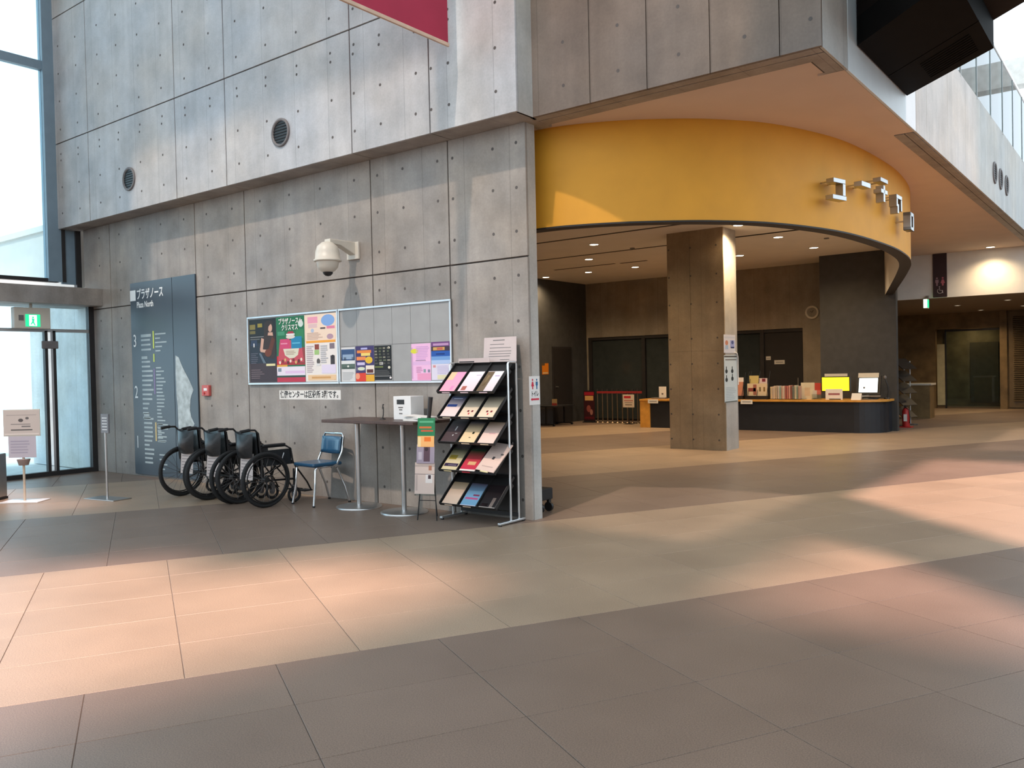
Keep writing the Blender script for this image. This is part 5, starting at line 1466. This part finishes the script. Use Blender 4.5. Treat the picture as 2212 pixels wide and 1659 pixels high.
# ------------------------------------------------ corridor things
t = thing('restroom_sign', 'dark maroon restroom sign panel with pink figures on the white lintel', 'sign', (-4.03, 21.395, 2.95))
b = MB(); b.bx(-.145, .145, -.03, 0, 0, 1.0); b.build('panel', 'maroon', t, 0.003)
for x, sk, c in ((-.06, False, hx('8a7078')), (.06, True, hx('a8606c'))):
    b2 = figure(x, sk, c, .105, .26, 1.9); o = b2.build('figure', 'print', t); o.location = (0, -.028, 0)
b = MB(); b.tube([(.055 * math.cos(a), -.032, .14 + .055 * math.sin(a)) for a in [R_(120 + 25 * k) for k in range(11)]], .007, 6); b.cyl((-.01, -.03, .235), (-.01, -.034, .235), .016, n=10); b.tube([(-.01, -.032, .21), (-.005, -.032, .15), (.045, -.032, .15), (.06, -.032, .09)], .007, 6); b.build('wheelchair_symbol', mat('sign_mauve', (0.35, 0.29, 0.32), 0.6), t)
t = thing('corridor_exit_sign', 'small green glowing exit sign hung edge-on at the corridor mouth', 'sign', (-4.3, 21.36, 2.70))
b = MB(); b.bx(-.035, .035, -.2, .0, 0, .22); b.build('housing', 'ivory', t, 0.004)
b = MB(); b.bx(-.04, .04, -.206, -.2, .01, .21); b.build('green_panel', 'exit_w', t)
b = MB(); b.bx(.035, .04, -.19, -.01, .02, .2); b.build('side_panel', 'exit_g', t)
b = MB(); b.bx(-.03, .03, -.02, .034, .18, .30); b.build('hanger', 'steel', t)
t = thing('magazine_rack', 'tall dark magazine rack standing by the corridor mouth', 'rack', (-4.78, 21.05, 0), R_(72))
for sx in (-1, 1):
    b = MB(); b.tube([(sx * .30, .0, .02), (sx * .30, .0, 1.5)], .012, 8); b.tube([(sx * .30, .14, .02), (sx * .30, .14, 1.5)], .012, 8); b.bx(sx * .3 - .015, sx * .3 + .015, -.18, .2, 0, .03); b.build('post', 'alu', t)
for k in range(5):
    z = .2 + k * .28
    b = MB(); b.add([(-.29, -.18, z), (.29, -.18, z), (.29, .1, z + .24), (-.29, .1, z + .24), (-.29, -.17, z - .01), (.29, -.17, z - .01), (.29, .11, z + .23), (-.29, .11, z + .23)], [(0, 1, 2, 3), (7, 6, 5, 4), (0, 4, 5, 1), (2, 6, 7, 3), (1, 5, 6, 2), (0, 3, 7, 4)]); b.build('tray', 'black', t)
t = thing('side_counter', 'small brown counter with a bright top inside the corridor', 'counter', (-5.0, 24.0, 0))
b = MB(); b.bx(-.30, .25, -.25, .3, 0, .86); b.build('body', 'wood_lobby', t)
b = MB(); b.bx(-.34, .29, -.29, .32, .86, .91); b.build('top', 'ivory', t, 0.004)

# black trolley peeking out behind the wall end
t = thing('trolley', 'black trolley peeking out from behind the concrete wall end', 'trolley', (-5.19, 7.15, 0))
b = MB(); b.bx(-.3, .10, -.10, .10, .13, .25); b.build('body', 'rubber', t, 0.01)
b = MB(); b.tube([(.03, -.05, .2), (.03, -.05, .40)], .02, 8); b.build('handle', 'black', t)
for x, y in ((.06, -.08), (.06, .08), (-.25, -.08), (-.25, .08)):
    b = MB(); b.cyl((x, y - .015, .05), (x, y + .015, .05), .05, n=14); b.bx(x - .015, x + .015, y - .02, y + .02, .08, .14); b.build('caster', 'black', t)
    
# a planted shrub outside the entrance
t = thing('shrub', 'bright green shrub outside beyond the glass door', 'shrub', (-16.6, 8.3, 0))
b = MB(); b.tube([(0, 0, 0), (.03, .02, .8), (0, .05, 1.7)], .03, 6); b.build('trunk', 'wood_dark', t)
b = MB()
for k in range(260):
    a, e, rr = random.uniform(0, 2 * PI), random.uniform(-1, 1), random.uniform(.2, .6)
    c = Vector((rr * math.cos(a) * math.sqrt(1 - e * e), rr * math.sin(a) * math.sqrt(1 - e * e), 1.5 + e * 1.0))
    d1 = Vector((random.uniform(-1, 1), random.uniform(-1, 1), random.uniform(-1, 1))).normalized() * .10
    d2_ = d1.cross(Vector((0, 0, 1))).normalized() * .05
    b.add([c - d1, c + d2_, c + d1, c - d2_], [(0, 1, 2, 3)])
tag(b.build('foliage', 'leaf', t), kind='stuff')
